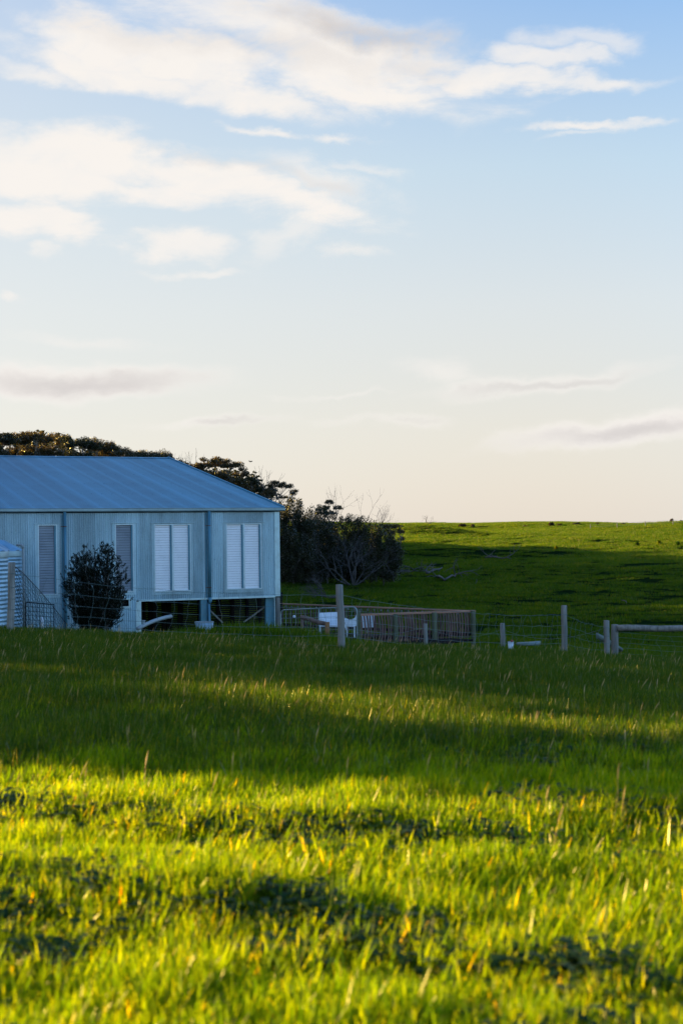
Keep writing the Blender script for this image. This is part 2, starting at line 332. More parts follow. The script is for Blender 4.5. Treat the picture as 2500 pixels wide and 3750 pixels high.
x, y = wedge(78000, 1.2, 13.5, 1.4, seed=11); k = rng.random(len(x)) < 1 - .85 * sstep(y, 7.6, 10.5); x, y = x[k], y[k]
P = vnoise(x * 2.2, y * 2.2) + .6 * vnoise(x * 6, y * 6)
p = place(x, y, 10, .75, 1.35, zs=1 + 1.2 * np.clip(P, -.55, .7), seed=5)
scatter('grass', *p, tufts, 'short lush green grass of the sunlit foreground', 'grass')
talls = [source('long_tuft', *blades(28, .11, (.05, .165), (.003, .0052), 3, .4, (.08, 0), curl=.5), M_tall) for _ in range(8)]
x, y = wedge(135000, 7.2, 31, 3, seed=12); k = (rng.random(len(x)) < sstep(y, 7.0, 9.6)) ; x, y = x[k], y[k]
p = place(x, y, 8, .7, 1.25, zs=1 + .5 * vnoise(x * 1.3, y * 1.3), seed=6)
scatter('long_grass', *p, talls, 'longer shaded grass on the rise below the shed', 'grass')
yardt = [source('yard_tuft', *blades(26, .22, (.08, .26), (.008, .014), 2, .5), M_hill) for _ in range(5)]
x, y = wedge(26000, 30, 62, 8, seed=13)
p = place(x, y, 5, .8, 1.3, seed=7)
YARD = p
hills = [source('hill_patch', *blades(330, .95, (.06, .26), (.016, .034), 1, .5, (.1, 0), square=True), M_hill) for _ in range(5)]
x, y = wedge(34000, 62, 285, 14, seed=14, side=.3)
p = place(x, y, 5, .8, 1.25, seed=8)
scatter('hill_grass', *p, hills, 'grass covering the far green hillside and its sunlit crest', 'grass')
coarse = [source('coarse_tuft', *blades(9, .06, (.06, .135), (.0055, .0095), 3, .5, (.2, 0), curl=.4), M_grass) for _ in range(8)]
x, y = wedge(26000, 1.3, 13.5, 1.4, seed=21); k = rng.random(len(x)) < .35 + .65 * (vnoise(x * 1.7 + 5, y * 1.7) > 0.02); x, y = x[k], y[k]
p = place(x, y, 8, .6, 1.2, seed=22)
scatter('coarse_grass', *p, coarse, 'broader upright grass blades rising through the short turf', 'grass')
# herbs in clumps
def rosette(r):
    V, Fq, rd = [], [], []
    for k in range(14):
        a = r.random() * 6.28; L = .020 + .032 * r.random(); w = .006 + .008 * r.random(); rise = .2 + .9 * r.random(); b = len(V)
        bx, by = (r.random() - .5) * .12, (r.random() - .5) * .12; ca, sa = math.cos(a), math.sin(a); h0 = .01 + .035 * r.random()
        for t, ws in ((0, .25), (.35, .9), (.7, 1), (1, .15)):
            cx_, cy_, cz_ = bx + ca * L * t, by + sa * L * t, h0 + L * rise * t - L * .6 * t * t
            V += [(cx_ - sa * w * ws, cy_ + ca * w * ws, cz_ + .004 * ws), (cx_ + sa * w * ws, cy_ - ca * w * ws, cz_ + .004 * ws)]
        Fq += [(b + 2 * j, b + 2 * j + 1, b + 2 * j + 3, b + 2 * j + 2) for j in range(3)]; rd += [r.random()] * 8
    return np.array(V), np.array(Fq), np.array(rd)
herbs = [source('herb_rosette', *rosette(rng), M_weed) for _ in range(6)]
x, y = wedge(60000, 1.6, 13, 1.5, seed=15)
c_, s_ = math.cos(R(-24)), math.sin(R(-24)); w_ = np.zeros(len(x))
for mx, my, sx_, sy_, h in LOW:
    uu, vv = (x - mx) * c_ + (y - my) * s_, -(x - mx) * s_ + (y - my) * c_
    w_ = np.maximum(w_, np.exp(-(uu / sx_ / 1.1) ** 2 - ((vv + .4 * sy_) / sy_ / 1.2) ** 2))
w_ = w_ * 1.0 + .5 * sstep(vnoise(x * .8 + 3, y * 1.6) + .5 * vnoise(x * 3, y * 3), .3, .55)
k = rng.random(len(x)) < w_ * .42; x, y = x[k], y[k]
p = place(x, y, 6, .8, 1.5, seed=9, dz=.005)
scatter('ground_cover', *p, herbs, 'grey green broad leaved herbs matted between the grass', 'ground cover')
# seed stalks
def stalk(r):
    h = .20 + .16 * r.random(); lx = .10 + .25 * r.random(); w = .0014; V = []; pts = []
    prof = [(0, w), (.4, w), (.72, w), (.75, .0035), (.86, .0045), (1, .0008)]
    for a in (0, 1.57):
        for t, ww in prof:
            cx_, cz_ = lx * h * t * t, h * t
            V += [(cx_ - ww * math.cos(a), -ww * math.sin(a), cz_), (cx_ + ww * math.cos(a), ww * math.sin(a), cz_)]
    Fq = [(b + 2 * j, b + 2 * j + 1, b + 2 * j + 3, b + 2 * j + 2) for b in (0, 12) for j in range(5)]
    return np.array(V), np.array(Fq), np.full(24, r.random())
sts = [source('stalk', *stalk(rng), M_straw) for _ in range(8)]
x, y = wedge(3200, 5.5, 26, 1.6, seed=16)
k = rng.random(len(x)) < .35 + .65 * (vnoise(x * .7, y * .7) > 0); x, y = x[k], y[k]
p = place(x, y, 8, .4, .85, seed=10, tilt=.5)
scatter('seed_stalks', *p, sts, 'thin straw coloured seed stalks standing above the grass', 'grass')
scatter('yard_grass', *YARD, yardt, 'rough grass in the yard between the fence and the shed', 'grass')

# ------------------------------------------------------------------ shearing shed
AZH = R(24.5); T = np.array([math.cos(AZH), math.sin(AZH), 0]); NV = np.array([-math.sin(AZH), math.cos(AZH), 0]); UP = np.array([0, 0, 1.0])
EYEV = np.array([0, 0, EYE]); P0 = at(1022, 2000, 51.0); P0[2] = 0
def fs(px, py, n=0.0):
    """photo pixel -> (s along the front wall, z) on the plane n metres behind the front wall"""
    d = ray(px, py); k = np.dot(P0 + NV * n - EYEV, NV) / np.dot(d, NV); p = EYEV + d * k
    return float(np.dot(p - P0, T)), float(p[2])
def W(s, n, z): return P0 + T * s + NV * n + UP * z - UP * P0[2]
_d = ray(614, 1680); _k = np.dot(P0 + T * .12 - EYEV, T) / np.dot(_d, T); _p = EYEV + _d * _k
RN, RZ = float(np.dot(_p - P0, NV)), float(_p[2])
EZ = fs(760, 1862)[1]; SL = -24.0
print('ridge n,z', RN, RZ, 'eave z', EZ, 'left s', fs(0, 1900), 'bottom', fs(760, 2190)[1])
def steel(name, col, var, hdir):
    m = bpy.data.materials.new(name); m.use_nodes = True; t = m.node_tree; b = t.nodes['Principled BSDF']
    tcn = N(t, 'ShaderNodeTexCoord'); v = tcn.outputs['Object']
    sp = noise(t, v, 42, 3, .6); bl = noise(t, v, .9, 5, .6, .4, (1, 1, .4) if hdir else (1, 1, 1), 4); big = noise(t, v, 6, 5, .65, .5, (1, 1, .15), 8)
    wn = N(t, 'ShaderNodeTexWhiteNoise', noise_dimensions='1D')
    sx_ = N(t, 'ShaderNodeSeparateXYZ'); t.links.new(v, sx_.inputs[0])
    sh = math_(t, 'FLOOR', math_(t, 'DIVIDE', math_(t, 'ADD', sx_.outputs[0], 50.13), .762)); t.links.new(sh, wn.inputs['W'])
    f = math_(t, 'ADD', math_(t, 'ADD', math_(t, 'MULTIPLY', sp.outputs[0], .30), math_(t, 'MULTIPLY', bl.outputs[0], .30)), math_(t, 'ADD', math_(t, 'MULTIPLY', wn.outputs['Value'], .16), math_(t, 'MULTIPLY', big.outputs[0], .24)))
    c = ramp(t, f, [(.3, tuple(x * (1 - var) for x in col)), (.68, tuple(min(1, x * (1 + var)) for x in col))]); t.links.new(c, b.inputs['Base Color'])
    if not hdir:
        sn_ = math_(t, 'POWER', math_(t, 'ABSOLUTE', math_(t, 'SINE', math_(t, 'MULTIPLY', sx_.outputs[0], math.pi / .762))), 14.0)
        c = mixc(t, math_(t, 'MULTIPLY', sn_, .22), c, tuple(min(1, x * 1.9) for x in col)); t.links.new(c, b.inputs['Base Color'])
    b.inputs['Metallic'].default_value = .45 if hdir else .1; b.inputs['Roughness'].default_value = .48 if hdir else .6
    return m
M_wall = steel('corrugated_steel', (.37, .53, .59), .46, True)
M_roof = steel('roof_steel', (.070, .29, .42), .22, False)
M_trim = mat('galvanised_trim', (.52, .70, .72), .45, .4, var=.18, scale=3)
M_trim2 = mat('gutter_steel', (.30, .42, .44), .45, .4, var=.2, scale=2)
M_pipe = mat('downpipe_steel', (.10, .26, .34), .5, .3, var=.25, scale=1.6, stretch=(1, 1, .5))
M_rust = mat('rusty_strap', (.20, .08, .04), .9, var=.4, scale=20)
M_lw = mat('louvre_white', (.95, .96, .96), .3, var=.05, scale=3)
M_lg = mat('louvre_grey', (.27, .30, .33), .35, var=.25, scale=1.2)
M_frame = mat('window_frame_alloy', (.58, .72, .76), .4, .4, var=.1, scale=5)
M_dark = mat('dark_timber', (.014, .012, .012), .95, var=.4, scale=5, bump=.4, spec=.05)
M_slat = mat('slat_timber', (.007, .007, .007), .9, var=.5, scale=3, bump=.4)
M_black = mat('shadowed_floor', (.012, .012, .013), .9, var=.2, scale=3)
M_post = mat('weathered_post', (.26, .26, .24), .85, var=.35, scale=5, bump=.7, bscale=25, stretch=(3, 3, .25), dark=(.11, .11, .10))
M_pgreen = mat('treated_pine', (.11, .12, .07), .85, var=.3, scale=4, bump=.5, bscale=25, stretch=(3, 3, .3))
M_redwood = mat('red_rail_timber', (.40, .20, .13), .7, var=.3, scale=4, bump=.3, stretch=(.4, .4, 3))
M_pal = mat('dark_paling', (.16, .095, .08), .9, var=.6, scale=2.2, bump=.5, stretch=(1, 1, .5))
M_wire = mat('galvanised_wire', (.14, .22, .22), .6, .3)
M_galv = mat('galvanised_pipe', (.30, .38, .40), .4, .5, var=.2, scale=4)
M_pvc = mat('white_pvc', (.30, .36, .38), .5, var=.12, scale=3)
M_white = mat('white_paint', (.72, .80, .88), .6, var=.10, scale=2.5)
M_tank = mat('tank_steel', (.30, .48, .60), .42, .45, var=.3, scale=2.5)
M_tlid = mat('tank_lid', (.16, .36, .52), .45, .3, var=.3, scale=2)

shed = thing('shearing_shed', 'long raised corrugated steel shed with pale blue roof and louvred windows', 'shed', W(0, 0, -2.0))
# the shed's sheets are modelled in the shed's own axes (x along the wall, y into the building, z up)
SM = Matrix(((T[0], NV[0], 0, P0[0]), (T[1], NV[1], 0, P0[1]), (0, 0, 1, 0), (0, 0, 0, 1)))
def sobj(name, mb, m, parent=shed):
    o = mb.build(name, m); o.matrix_world = SM
    if parent is not None:
        w = o.matrix_world.copy(); o.parent = parent
        pw = Matrix.Translation(parent.location) if parent is shed else SM
        o.matrix_parent_inverse = pw.inverted(); o.matrix_basis = w
    return o
ZB = fs(760, 2192)[1] ; ZT = EZ + .02
wins = []
for (xa, xb, ya, yb, kind, panes) in ((140, 210, 1921, 2179, 'g', 1), (422, 490, 1919, 2168, 'g', 1), (565, 699, 1919, 2166, 'w', 2), (828, 957, 1917, 2158, 'w', 2)):
    ym = (ya + yb) / 2; wins.append((fs(xa, ym)[0], fs(xb, ym)[0], fs((xa + xb) / 2, yb)[1], fs((xa + xb) / 2, ya)[1], kind, panes))
SO = fs(500, 2230)[0]                      # left end of the open undercroft
vent = (fs(437, 2210)[0], fs(472, 2210)[0], fs(450, 2221)[1], fs(450, 2197)[1])
print('windows', wins, 'SO', SO, 'vent', vent)
# corrugated front wall with openings cut out
PITCH = .076; npp = 6
def corr(s): return -.012 * math.cos(2 * math.pi * s / PITCH)
bps = sorted(set([SL, 0.0, SO] + [w[0] for w in wins] + [w[1] for w in wins] + [vent[0], vent[1]]))
ss = []
for a_, b_ in zip(bps[:-1], bps[1:]):
    n_ = max(1, int(round((b_ - a_) / (PITCH / npp)))); ss += [a_ + (b_ - a_) * k / n_ for k in range(n_)]
ss.append(0.0)
mb = MB()
for a_, b_ in zip(ss[:-1], ss[1:]):
    m_ = (a_ + b_) / 2; zb = ZB if m_ > SO else -3.4
    cuts = [(w[2], w[3]) for w in wins if w[0] < m_ < w[1]] + ([(vent[2], vent[3])] if vent[0] < m_ < vent[1] else [])
    iv = []; z0 = zb
    for c0, c1 in sorted(cuts): iv.append((z0, c0)); z0 = c1
    iv.append((z0, ZT))
    for z0, z1 in iv: mb.add([(a_, corr(a_), z0), (b_, corr(b_), z0), (b_, corr(b_), z1), (a_, corr(a_), z1)], [(0, 1, 2, 3)], True)
nf_ = len(mb.f)
for z in np.arange(ZB + .35, ZT - .1, 1.02):
    s_ = -20.0
    while s_ < -.2:
        if not any(w[0] - .1 < s_ < w[1] + .1 and w[2] - .05 < z < w[3] + .05 for w in wins):
            mb.box((s_, -.0125, z), (.009, 0, 0), (0, .004, 0), (0, 0, .009))
        s_ += PITCH * 3
front = sobj('wall', mb, M_wall); front.data.materials.append(M_pipe)
front.data.polygons.foreach_set('material_index', [0] * nf_ + [1] * (len(mb.f) - nf_))
# gable walls, back wall, floor
mb = MB(); HW = RN
for sg in (0.0, SL):
    zb = ZB if sg == 0 else -3.4
    mb.box((sg - (.02 if sg == 0 else -.02), RN, (ZT + zb) / 2), (.02, 0, 0), (0, RN - .03, 0), (0, 0, (ZT - zb) / 2))
    mb.add([(sg - .03, .03, ZT + .001), (sg - .03, 2 * RN - .03, ZT + .001), (sg - .03, RN, RZ - .12), (sg - .002, .03, ZT + .001), (sg - .002, 2 * RN - .03, ZT + .001), (sg - .002, RN, RZ - .12)], [(0, 2, 1), (3, 4, 5), (0, 3, 5, 2), (1, 2, 5, 4), (0, 1, 4, 3)])
sobj('gable_wall', mb, M_wall)
mb = MB(); mb.box((SL / 2, 2 * RN, (ZT - 1.0) / 2 - .7), (-SL / 2, 0, 0), (0, .02, 0), (0, 0, (ZT - ZB) / 2 + .3)); sobj('back_wall', mb, M_wall)
mb = MB(); mb.box((SL / 2, RN, ZB + .12), (-SL / 2 - .06, 0, 0), (0, RN - .06, 0), (0, 0, .08))
for k in range(9): mb.box((SL / 2, 1.0 + k * 1.5, ZB - .02), (-SL / 2 - .1, 0, 0), (0, .04, 0), (0, 0, .055))
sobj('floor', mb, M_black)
# roof: corrugated sheets running down both slopes
mb = MB(); ov = .10; sl0 = SL - .1; n_ = int((.14 - sl0) / (PITCH / 5)); rise = (RZ - EZ) / RN
xs_ = [sl0 + (.14 - sl0) * k / n_ for k in range(n_ + 1)]
for sgn in (0, 1):
    vs = []
    for xx in xs_:
        c_z = -.010 * math.cos(2 * math.pi * xx / PITCH) + .03
        for nn, zz in ((-ov, EZ - ov * rise), (RN, RZ)):
            vs.append((xx, nn if not sgn else 2 * RN - nn, zz + c_z))
    mb.add(vs, [(2 * k, 2 * k + 2, 2 * k + 3, 2 * k + 1) for k in range(n_)], True)
nf_ = len(mb.f)
for q in range(6):
    nn = .5 + q * (RN - .9) / 5; s_ = sl0 + .2
    while s_ < .1:
        mb.box((s_, nn, EZ + nn * rise + .043), (.012, 0, 0), (0, .012, 0), (0, 0, .006)); s_ += PITCH * 5
roof = sobj('roof', mb, M_roof); roof.data.materials.append(M_pipe)
roof.data.polygons.foreach_set('material_index', [0] * nf_ + [1] * (len(mb.f) - nf_))
mb = MB()      # ridge cap and barge flashing
for sgn in (-1, 1):
    a_ = np.array([0, sgn * .22, -.22 * rise]); mb.box((( sl0 + .16) / 2, RN + sgn * .11, RZ - .11 * rise + .055), ((.16 - sl0) / 2, 0, 0), a_ / 2, (0, 0, .006))
sobj('ridge_cap', mb, M_roof, roof)
mb = MB()
a_, b_ = np.array([.155, -ov, EZ - ov * rise + .02]), np.array([.155, RN, RZ + .02])
mb.beam(a_, b_, .05, .15); b2 = np.array([.155, 2 * RN + ov, EZ - ov * rise + .02]); mb.beam(b_, b2, .05, .149)
sobj('barge_flashing', mb, M_roof, roof)
# gutter: a quad-profile channel
mb = MB(); zg = EZ - .035; prof = [(-.03, .06), (-.03, -.07), (-.12, -.07), (-.155, -.035), (-.155, .035), (-.17, .048), (-.155, .058), (-.145, .03), (-.12, -.055), (-.045, -.06), (-.045, .06)]
xe = [SL - .1, .2]; vs = [(x_, y_, zg + z_) for x_ in xe for (y_, z_) in prof]; m_ = len(prof)
mb.add(vs, [(k, (k + 1) % m_, m_ + (k + 1) % m_, m_ + k) for k in range(m_)] + [tuple(range(m_ - 1, -1, -1)), tuple(range(m_, 2 * m_))])
sobj('gutter', mb, M_trim2)
mb = MB(); mb.box((SL / 2, -.012, EZ - .115), (-SL / 2 - .02, 0, 0), (0, .011, 0), (0, 0, .02)); sobj('eave_fascia', mb, M_dark)
# corner and bottom trims
mb = MB(); sc_ = fs(1006, 2000)[0]
mb.box((sc_ / 2, -.022, (ZB + EZ) / 2 - .06), (-sc_ / 2 + .01, 0, 0), (0, .010, 0), (0, 0, (EZ - ZB) / 2 - .07)); mb.box((.012, .07, (ZB + EZ) / 2 - .06), (.004, 0, 0), (0, .10, 0), (0, 0, (EZ - ZB) / 2 - .075))
sobj('corner_flashing', mb, M_trim)
mb = MB(); mb.box((SO / 2 - .05, -.020, ZB), (-SO / 2 - .13, 0, 0), (0, .014, 0), (0, 0, .032)); sobj('bottom_trim', mb, M_trim)
mb = MB(); mb.box((SO + .07, -.015, (ZB - 3.3) / 2 - .03), (.095, 0, 0), (0, .018, 0), (0, 0, (ZB + 3.3) / 2)); sobj('opening_trim', mb, M_trim)
# windows
for (a_, b_, z0, z1, kind, panes) in wins:
    mb = MB(); fw_ = .032
    fl = MB()      # wide flat flashing round each window
    for (x0, x1, y0, y1) in ((a_ - .09, a_ - .0, z0 - .02, z1 + .03), (b_ + .0, b_ + .09, z0 - .02, z1 + .03), (a_ - .09, b_ + .09, z0 - .10, z0 - .021), (a_ - .14, b_ + .14, z1 + .031, z1 + .055)):
        fl.box(((x0 + x1) / 2, -.013 if y0 < z1 else -.030, (y0 + y1) / 2), ((x1 - x0) / 2, 0, 0), (0, .004 if y0 < z1 else .02, 0), (0, 0, (y1 - y0) / 2))
    for (x0, x1, y0, y1) in ((a_, a_ + fw_, z0, z1), (b_ - fw_, b_, z0, z1), (a_ + fw_, b_ - fw_, z0, z0 + fw_), (a_ + fw_, b_ - fw_, z1 - fw_, z1)):
        mb.box(((x0 + x1) / 2, .015, (y0 + y1) / 2), ((x1 - x0) / 2, 0, 0), (0, .045, 0), (0, 0, (y1 - y0) / 2))
    if panes == 2: mb.box(((a_ + b_) / 2, .012, (z0 + z1) / 2), (.030, 0, 0), (0, .046, 0), (0, 0, (z1 - z0) / 2 - fw_))
    w_ = sobj('window', mb, M_frame); w_['label'] = 'white louvred window' if kind == 'w' else 'grey louvred window'
    sobj('window_flashing', fl, M_wall, w_)
    edges = [a_ + fw_, b_ - fw_] if panes == 1 else [a_ + fw_, (a_ + b_) / 2 - .03, (a_ + b_) / 2 + .03, b_ - fw_]
    for k in range(0, len(edges), 2):
        lv = MB(); e0, e1 = edges[k], edges[k + 1]; dj = 0.0; jm = MB(); jm.box((e1 - .027, .020, (z0 + z1) / 2), (.027, 0, 0), (0, .04, 0), (0, 0, (z1 - z0) / 2 - fw_)); sobj('jamb_shade', jm, M_pipe, w_); e1 -= .055; bp_ = MB(); bp_.box(((e0 + e1) / 2, .062, (z0 + z1) / 2), ((e1 - e0) / 2, 0, 0), (0, .004, 0), (0, 0, (z1 - z0) / 2 - fw_)); sobj('backing', bp_, M_dark, w_)  # dark strip stands in for the jamb's shade right of each pane
        nb = 26; ph = (z1 - z0 - 2 * fw_) / nb
        for j in range(nb):
            zc = z0 + fw_ + ph * (j + .5); tl = .010 + .004 * (rng.random() - .5)
            lv.box(((e0 + e1) / 2 + dj, .030, zc), ((e1 - e0) / 2 - dj, 0, 0), (0, tl * 1.5, ph * .455), (0, .003, -.002))
        sobj('louvres', lv, M_lw if kind == 'w' else M_lg, w_)
# vent opening
mb = MB(); a_, b_, z0, z1 = vent
for (x0, x1, y0, y1) in ((a_ - .05, b_ + .07, z1, z1 + .05), (b_, b_ + .06, z0, z1), (a_ - .05, b_ + .08, z0 - .05, z0)): mb.box(((x0 + x1) / 2, -.008, (y0 + y1) / 2), ((x1 - x0) / 2, 0, 0), (0, .016, 0), (0, 0, (y1 - y0) / 2))
v_ = sobj('vent_opening', mb, M_trim)
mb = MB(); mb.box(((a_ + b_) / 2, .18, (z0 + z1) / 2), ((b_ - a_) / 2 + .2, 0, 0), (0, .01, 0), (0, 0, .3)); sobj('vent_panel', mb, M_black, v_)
# downpipes
for (px, ends, straps) in ((237, 'straight', (1928,)), (764, 'offset', (1925, 2151))):
    s_ = fs(px, 2000)[0]; r_ = .052; mb = MB()
    if ends == 'straight': mb.tube([(s_, -.085, EZ - .1), (s_ + .02, -.085, -3.2)], r_, 12)
    else:
        z1 = fs(764, 2188)[1]; z2 = fs(764, 2200)[1]
        mb.tube([(s_, -.085, EZ - .1), (s_, -.085, z1)], r_ + .008, 12); mb.tube([(s_, -.085, z1), (s_ + .01, -.085, z2), (s_ - .03, -.07, z2 - .10)], [r_ + .014, r_ + .012, r_], 12)
        mb.tube([(s_ - .03, -.07, z2 - .09), (s_ - .02, -.07, -3.0)], r_ - .003, 12)
    dp = sobj('downpipe', mb, M_pipe)
    for y in straps:
        mb = MB(); z = fs(px, y)[1]; mb.tube([(s_, -.085, z - .012), (s_, -.085, z + .012)], r_ + .012, 12); mb.box((s_ - .07, -.03, z), (.05, 0, 0), (0, .012, 0), (0, 0, .011)); sobj('strap', mb, M_rust, dp)
# dark strip painted for the shaded recess beside first downpipe
mb = MB(); s_ = fs(229, 2000)[0]; mb.box((s_, -.016, (EZ - 3.4) / 2 - .1), (.025, 0, 0), (0, .008, 0), (0, 0, (EZ + 3.2) / 2)); sobj('dark_strip', mb, M_pipe)
mb = MB(); s_ = fs(755, 2000)[0]; mb.box((s_, -.016, (EZ + ZB) / 2 - .06), (.028, 0, 0), (0, .008, 0), (0, 0, (EZ - ZB) / 2 - .09)); sobj('dark_strip', mb, M_pipe)
# undercroft: corner post, stumps, slatted screen, braces
mb = MB(); mb.box((-.07, .02, ZB - .85), (.06, 0, 0), (0, .06, 0), (0, 0, .81)); sobj('corner_post', mb, M_post)
mb = MB(); mb.box((-.20, -.005, ZB - .85), (.013, 0, 0), (0, .02, 0), (0, 0, .81)); sobj('post_flashing', mb, M_trim)
mb = MB(); s_ = fs(748, 2230)[0]; mb.box((s_, .10, ZB - .9), (.12, 0, 0), (0, .10, 0), (0, 0, .86)); sobj('stump', mb, M_pipe)
mb = MB(); s_ = fs(1005, 2230)[0]; mb.box((s_ - .1, .25, ZB - .9), (.16, 0, 0), (0, .06, 0), (0, 0, .86)); sobj('stump', mb, M_pipe)
for k in range(1, 4):
    for s_ in (-.4, -3.0, -5.6):
        mb = MB(); mb.box((s_, k * 7.0, ZB - 1.1), (.1, 0, 0), (0, .1, 0), (0, 0, 1.05)); sobj('stump', mb, M_dark)
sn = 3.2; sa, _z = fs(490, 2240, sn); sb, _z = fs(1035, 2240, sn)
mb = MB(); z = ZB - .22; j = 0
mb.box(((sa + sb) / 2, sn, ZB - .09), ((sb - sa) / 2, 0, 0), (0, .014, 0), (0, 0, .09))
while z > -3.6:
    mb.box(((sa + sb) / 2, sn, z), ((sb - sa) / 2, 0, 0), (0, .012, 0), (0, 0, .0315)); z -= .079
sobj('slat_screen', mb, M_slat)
for px in (552, 600, 618, 660, 730, 800, 850, 905, 950):
    s_, _z = fs(px, 2240, sn - .05); mb = MB(); mb.box((s_, sn - .06, ZB - .9), (.05 + .05 * rng.random(), 0, 0), (0, .04, 0), (0, 0, .86)); sobj('screen_stud', mb, M_dark)
for (xa, ya, xb, yb, nn) in ((768, 2234, 815, 2280, .3), (893, 2278, 984, 2212, .5)):
    a_, b_ = fs(xa, ya, nn), fs(xb, yb, nn); mb = MB(); mb.beam((a_[0], nn, a_[1]), (b_[0], nn, b_[1]), .05, .05); sobj('brace', mb, M_post)

# ------------------------------------------------------------------ fences
def wire_(p0, p1, sag, jit, r, mb, n=14, rnd=None, mid=None):
    pts = []
    for k in range(n + 1):
        t = k / n; p = np.array(p0) * (1 - t) + np.array(p1) * t; p[2] -= sag * 4 * t * (1 - t)
        if 0 < k < n: p[2] += (random.random() - .5) * jit; p[0] += (random.random() - .5) * jit
        pts.append(p)
    mb.tube(pts, r, 4, False); return pts
def post_mesh(mb, bx, by, z0, z1, r, leanx=0.0, leany=0.0, n=14):
    hh = z1 - z0; m_ = 7; pts = []; rr = []
    for k in range(m_):
        t = k / (m_ - 1); pts.append((bx + leanx * t + .006 * math.sin(k * 2.1), by + leany * t, z0 + hh * t)); rr.append(r * (1.04 - .06 * t + .02 * math.sin(k * 1.7)))
    pts.append((pts[-1][0], pts[-1][1], z1 + .006)); rr.append(r * .90); mb.tube(pts, rr, n)
fence = thing('wire_fence', 'slack wire mesh paddock fence on weathered round posts across the rise', 'fence', (at(37, 2300, 24)[0], 24, hz(at(37, 2300, 24)[0], 24)))
FP = []                                     # (top px centre, top py, base px centre, Y, radius)
for (px, ty, bx, Y, r_, lab) in ((45, 2060, 36, 24.0, .060, 'grey post at the left end beside the water tank'), (1242, 2142, 1252, 23.0, .060, 'tall pale post leaning slightly left'), (2064, 2218, 2062, 29.5, .060, 'tall grey post right of the timber pen'), (2219, 2273, 2219, 29.8, .060, 'split topped post beside the strainer post'), (2250, 2288, 2244, 30.0, .074, 'thick strainer post carrying the rail')):
    tp = at(px, ty, Y); bp = at(bx, ty, Y); z0 = hz(bp[0], Y) - .35; FP.append((tp, Y, r_))
    mb = MB(); post_mesh(mb, bp[0], Y, z0, tp[2], r_, tp[0] - bp[0])
    o = mb.build('post', M_post, fence); o['label'] = lab
# rail log from the strainer to the right
mb = MB(); a_ = at(2258, 2300, 29.9); b_ = at(2560, 2302, 29.3); pts = [a_ * (1 - t) + b_ * t + np.array([0, 0, .008 * math.sin(t * 9)]) for t in np.linspace(0, 1, 9)]
mb.tube(pts, [.066, .067, .065, .066, .064, .066, .065, .066, .066], 12)
for t in (.28, .47, .62):
    c = a_ * (1 - t) + b_ * t; 
    mb.tube([c + np.array([-.012, -.067, .045]), c + np.array([.004, -.071, .0]), c + np.array([.0, -.066, -.035])], .004, 5)
mb.build('rail', M_post, fence)
far_post = at(-700, 2030, 24.6); right_post = at(3100, 2280, 29.0)
spans = [((far_post, 24.6, .06), FP[0], .02, 1), (FP[0], FP[1], .10, 1), (FP[1], FP[2], .12, 1), (FP[2], FP[3], .03, 1), (FP[4], (right_post, 29.0, .06), .10, 0)]
mb = MB(); 
for si, (A, B, sag, full) in enumerate(spans):
    (ta, ya, ra), (tb, yb, rb) = A, B
    offs = [0.14, .32, .47, .61, .73, .86] if full else [.16, .28, .40, .52, .64, .76]
    ga, gb = hz(ta[0], ya), hz(tb[0], yb); rows = []
    L = float(np.hypot(tb[0] - ta[0], yb - ya)); nn = max(8, int(L / .28))
    for k, of in enumerate(offs):
        sa_ = (ta[2] - of * (ta[2] - ga) / .95); sb_ = (tb[2] - of * (tb[2] - gb) / .95)
        p0 = (ta[0], ya - ra - .004, sa_); p1 = (tb[0], yb - rb - .004, sb_)
        rows.append(wire_(p0, p1, sag * (1.0 - .12 * k) + .02 * random.random(), .022, .0025, mb, nn))
    for j in range(1, nn):
        pts = []
        for k in range(len(rows) - 1, -1, -1): pts.append(rows[k][j] + np.array([(random.random() - .5) * .05 + .05 * math.sin(j * 1.3 + k), 0, 0]))
        hk = rows[0][j] + np.array([(random.random() - .3) * .12, .0, .03 * random.random()])
        if random.random() < .6: pts[-1] = pts[-1] + np.array([.02, 0, -.02]); pts.append(hk)
        out = []
        for k in range(len(pts) - 1):
            out += [pts[k], (pts[k] + pts[k + 1]) / 2 + np.array([(random.random() - .5) * .06, 0, 0])]
        mb.tube(out + [pts[-1]], .0019, 4, False)
mb.build('wire_mesh', M_wire, fence)
# wire ties round the posts
for (tp, Y, r_) in FP:
    g = hz(tp[0], Y)
    for of in (.14, .32, .47, .61, .73):
        mb = MB(); z = tp[2] - of * (tp[2] - g) / .95; mb.tube([(tp[0] + (r_ + .003) * math.cos(a), Y + (r_ + .003) * math.sin(a), z) for a in np.linspace(0, 2 * math.pi, 13)], .0028, 4, False)
        mb.build('wire_tie', M_wire, fence)
# two low posts with a sagging plain wire behind
f2 = thing('wire_fence', 'low fence of short thin posts with one sagging wire in front of the timber pen', 'fence', (at(1556, 2330, 36)[0], 36, hz(at(1556, 2330, 36)[0], 36)))
SP = []
for (px, ty, Y, r_, pl) in ((1556, 2285, 36.0, .056, 0), (1838, 2283, 36.5, .060, 0)):
    tp = at(px, ty, Y); SP.append(tp); mb = MB(); post_mesh(mb, tp[0] + .005, Y, hz(tp[0], Y) - .3, tp[2], r_); mb.build('post', M_post, f2)
mb = MB(); wire_(at(1250, 2318, 34), SP[0] + np.array([-.06, 0, -.1]), .10, .01, .0028, mb); wire_(SP[0] + np.array([.06, 0, -.1]), SP[1] + np.array([-.06, 0, -.17]), .20, .01, .0028, mb); wire_(SP[1] + np.array([.06, 0, -.17]), at(2205, 2302, 29.6), .22, .01, .0026, mb, 24); mb.build('wire', M_wire, f2)

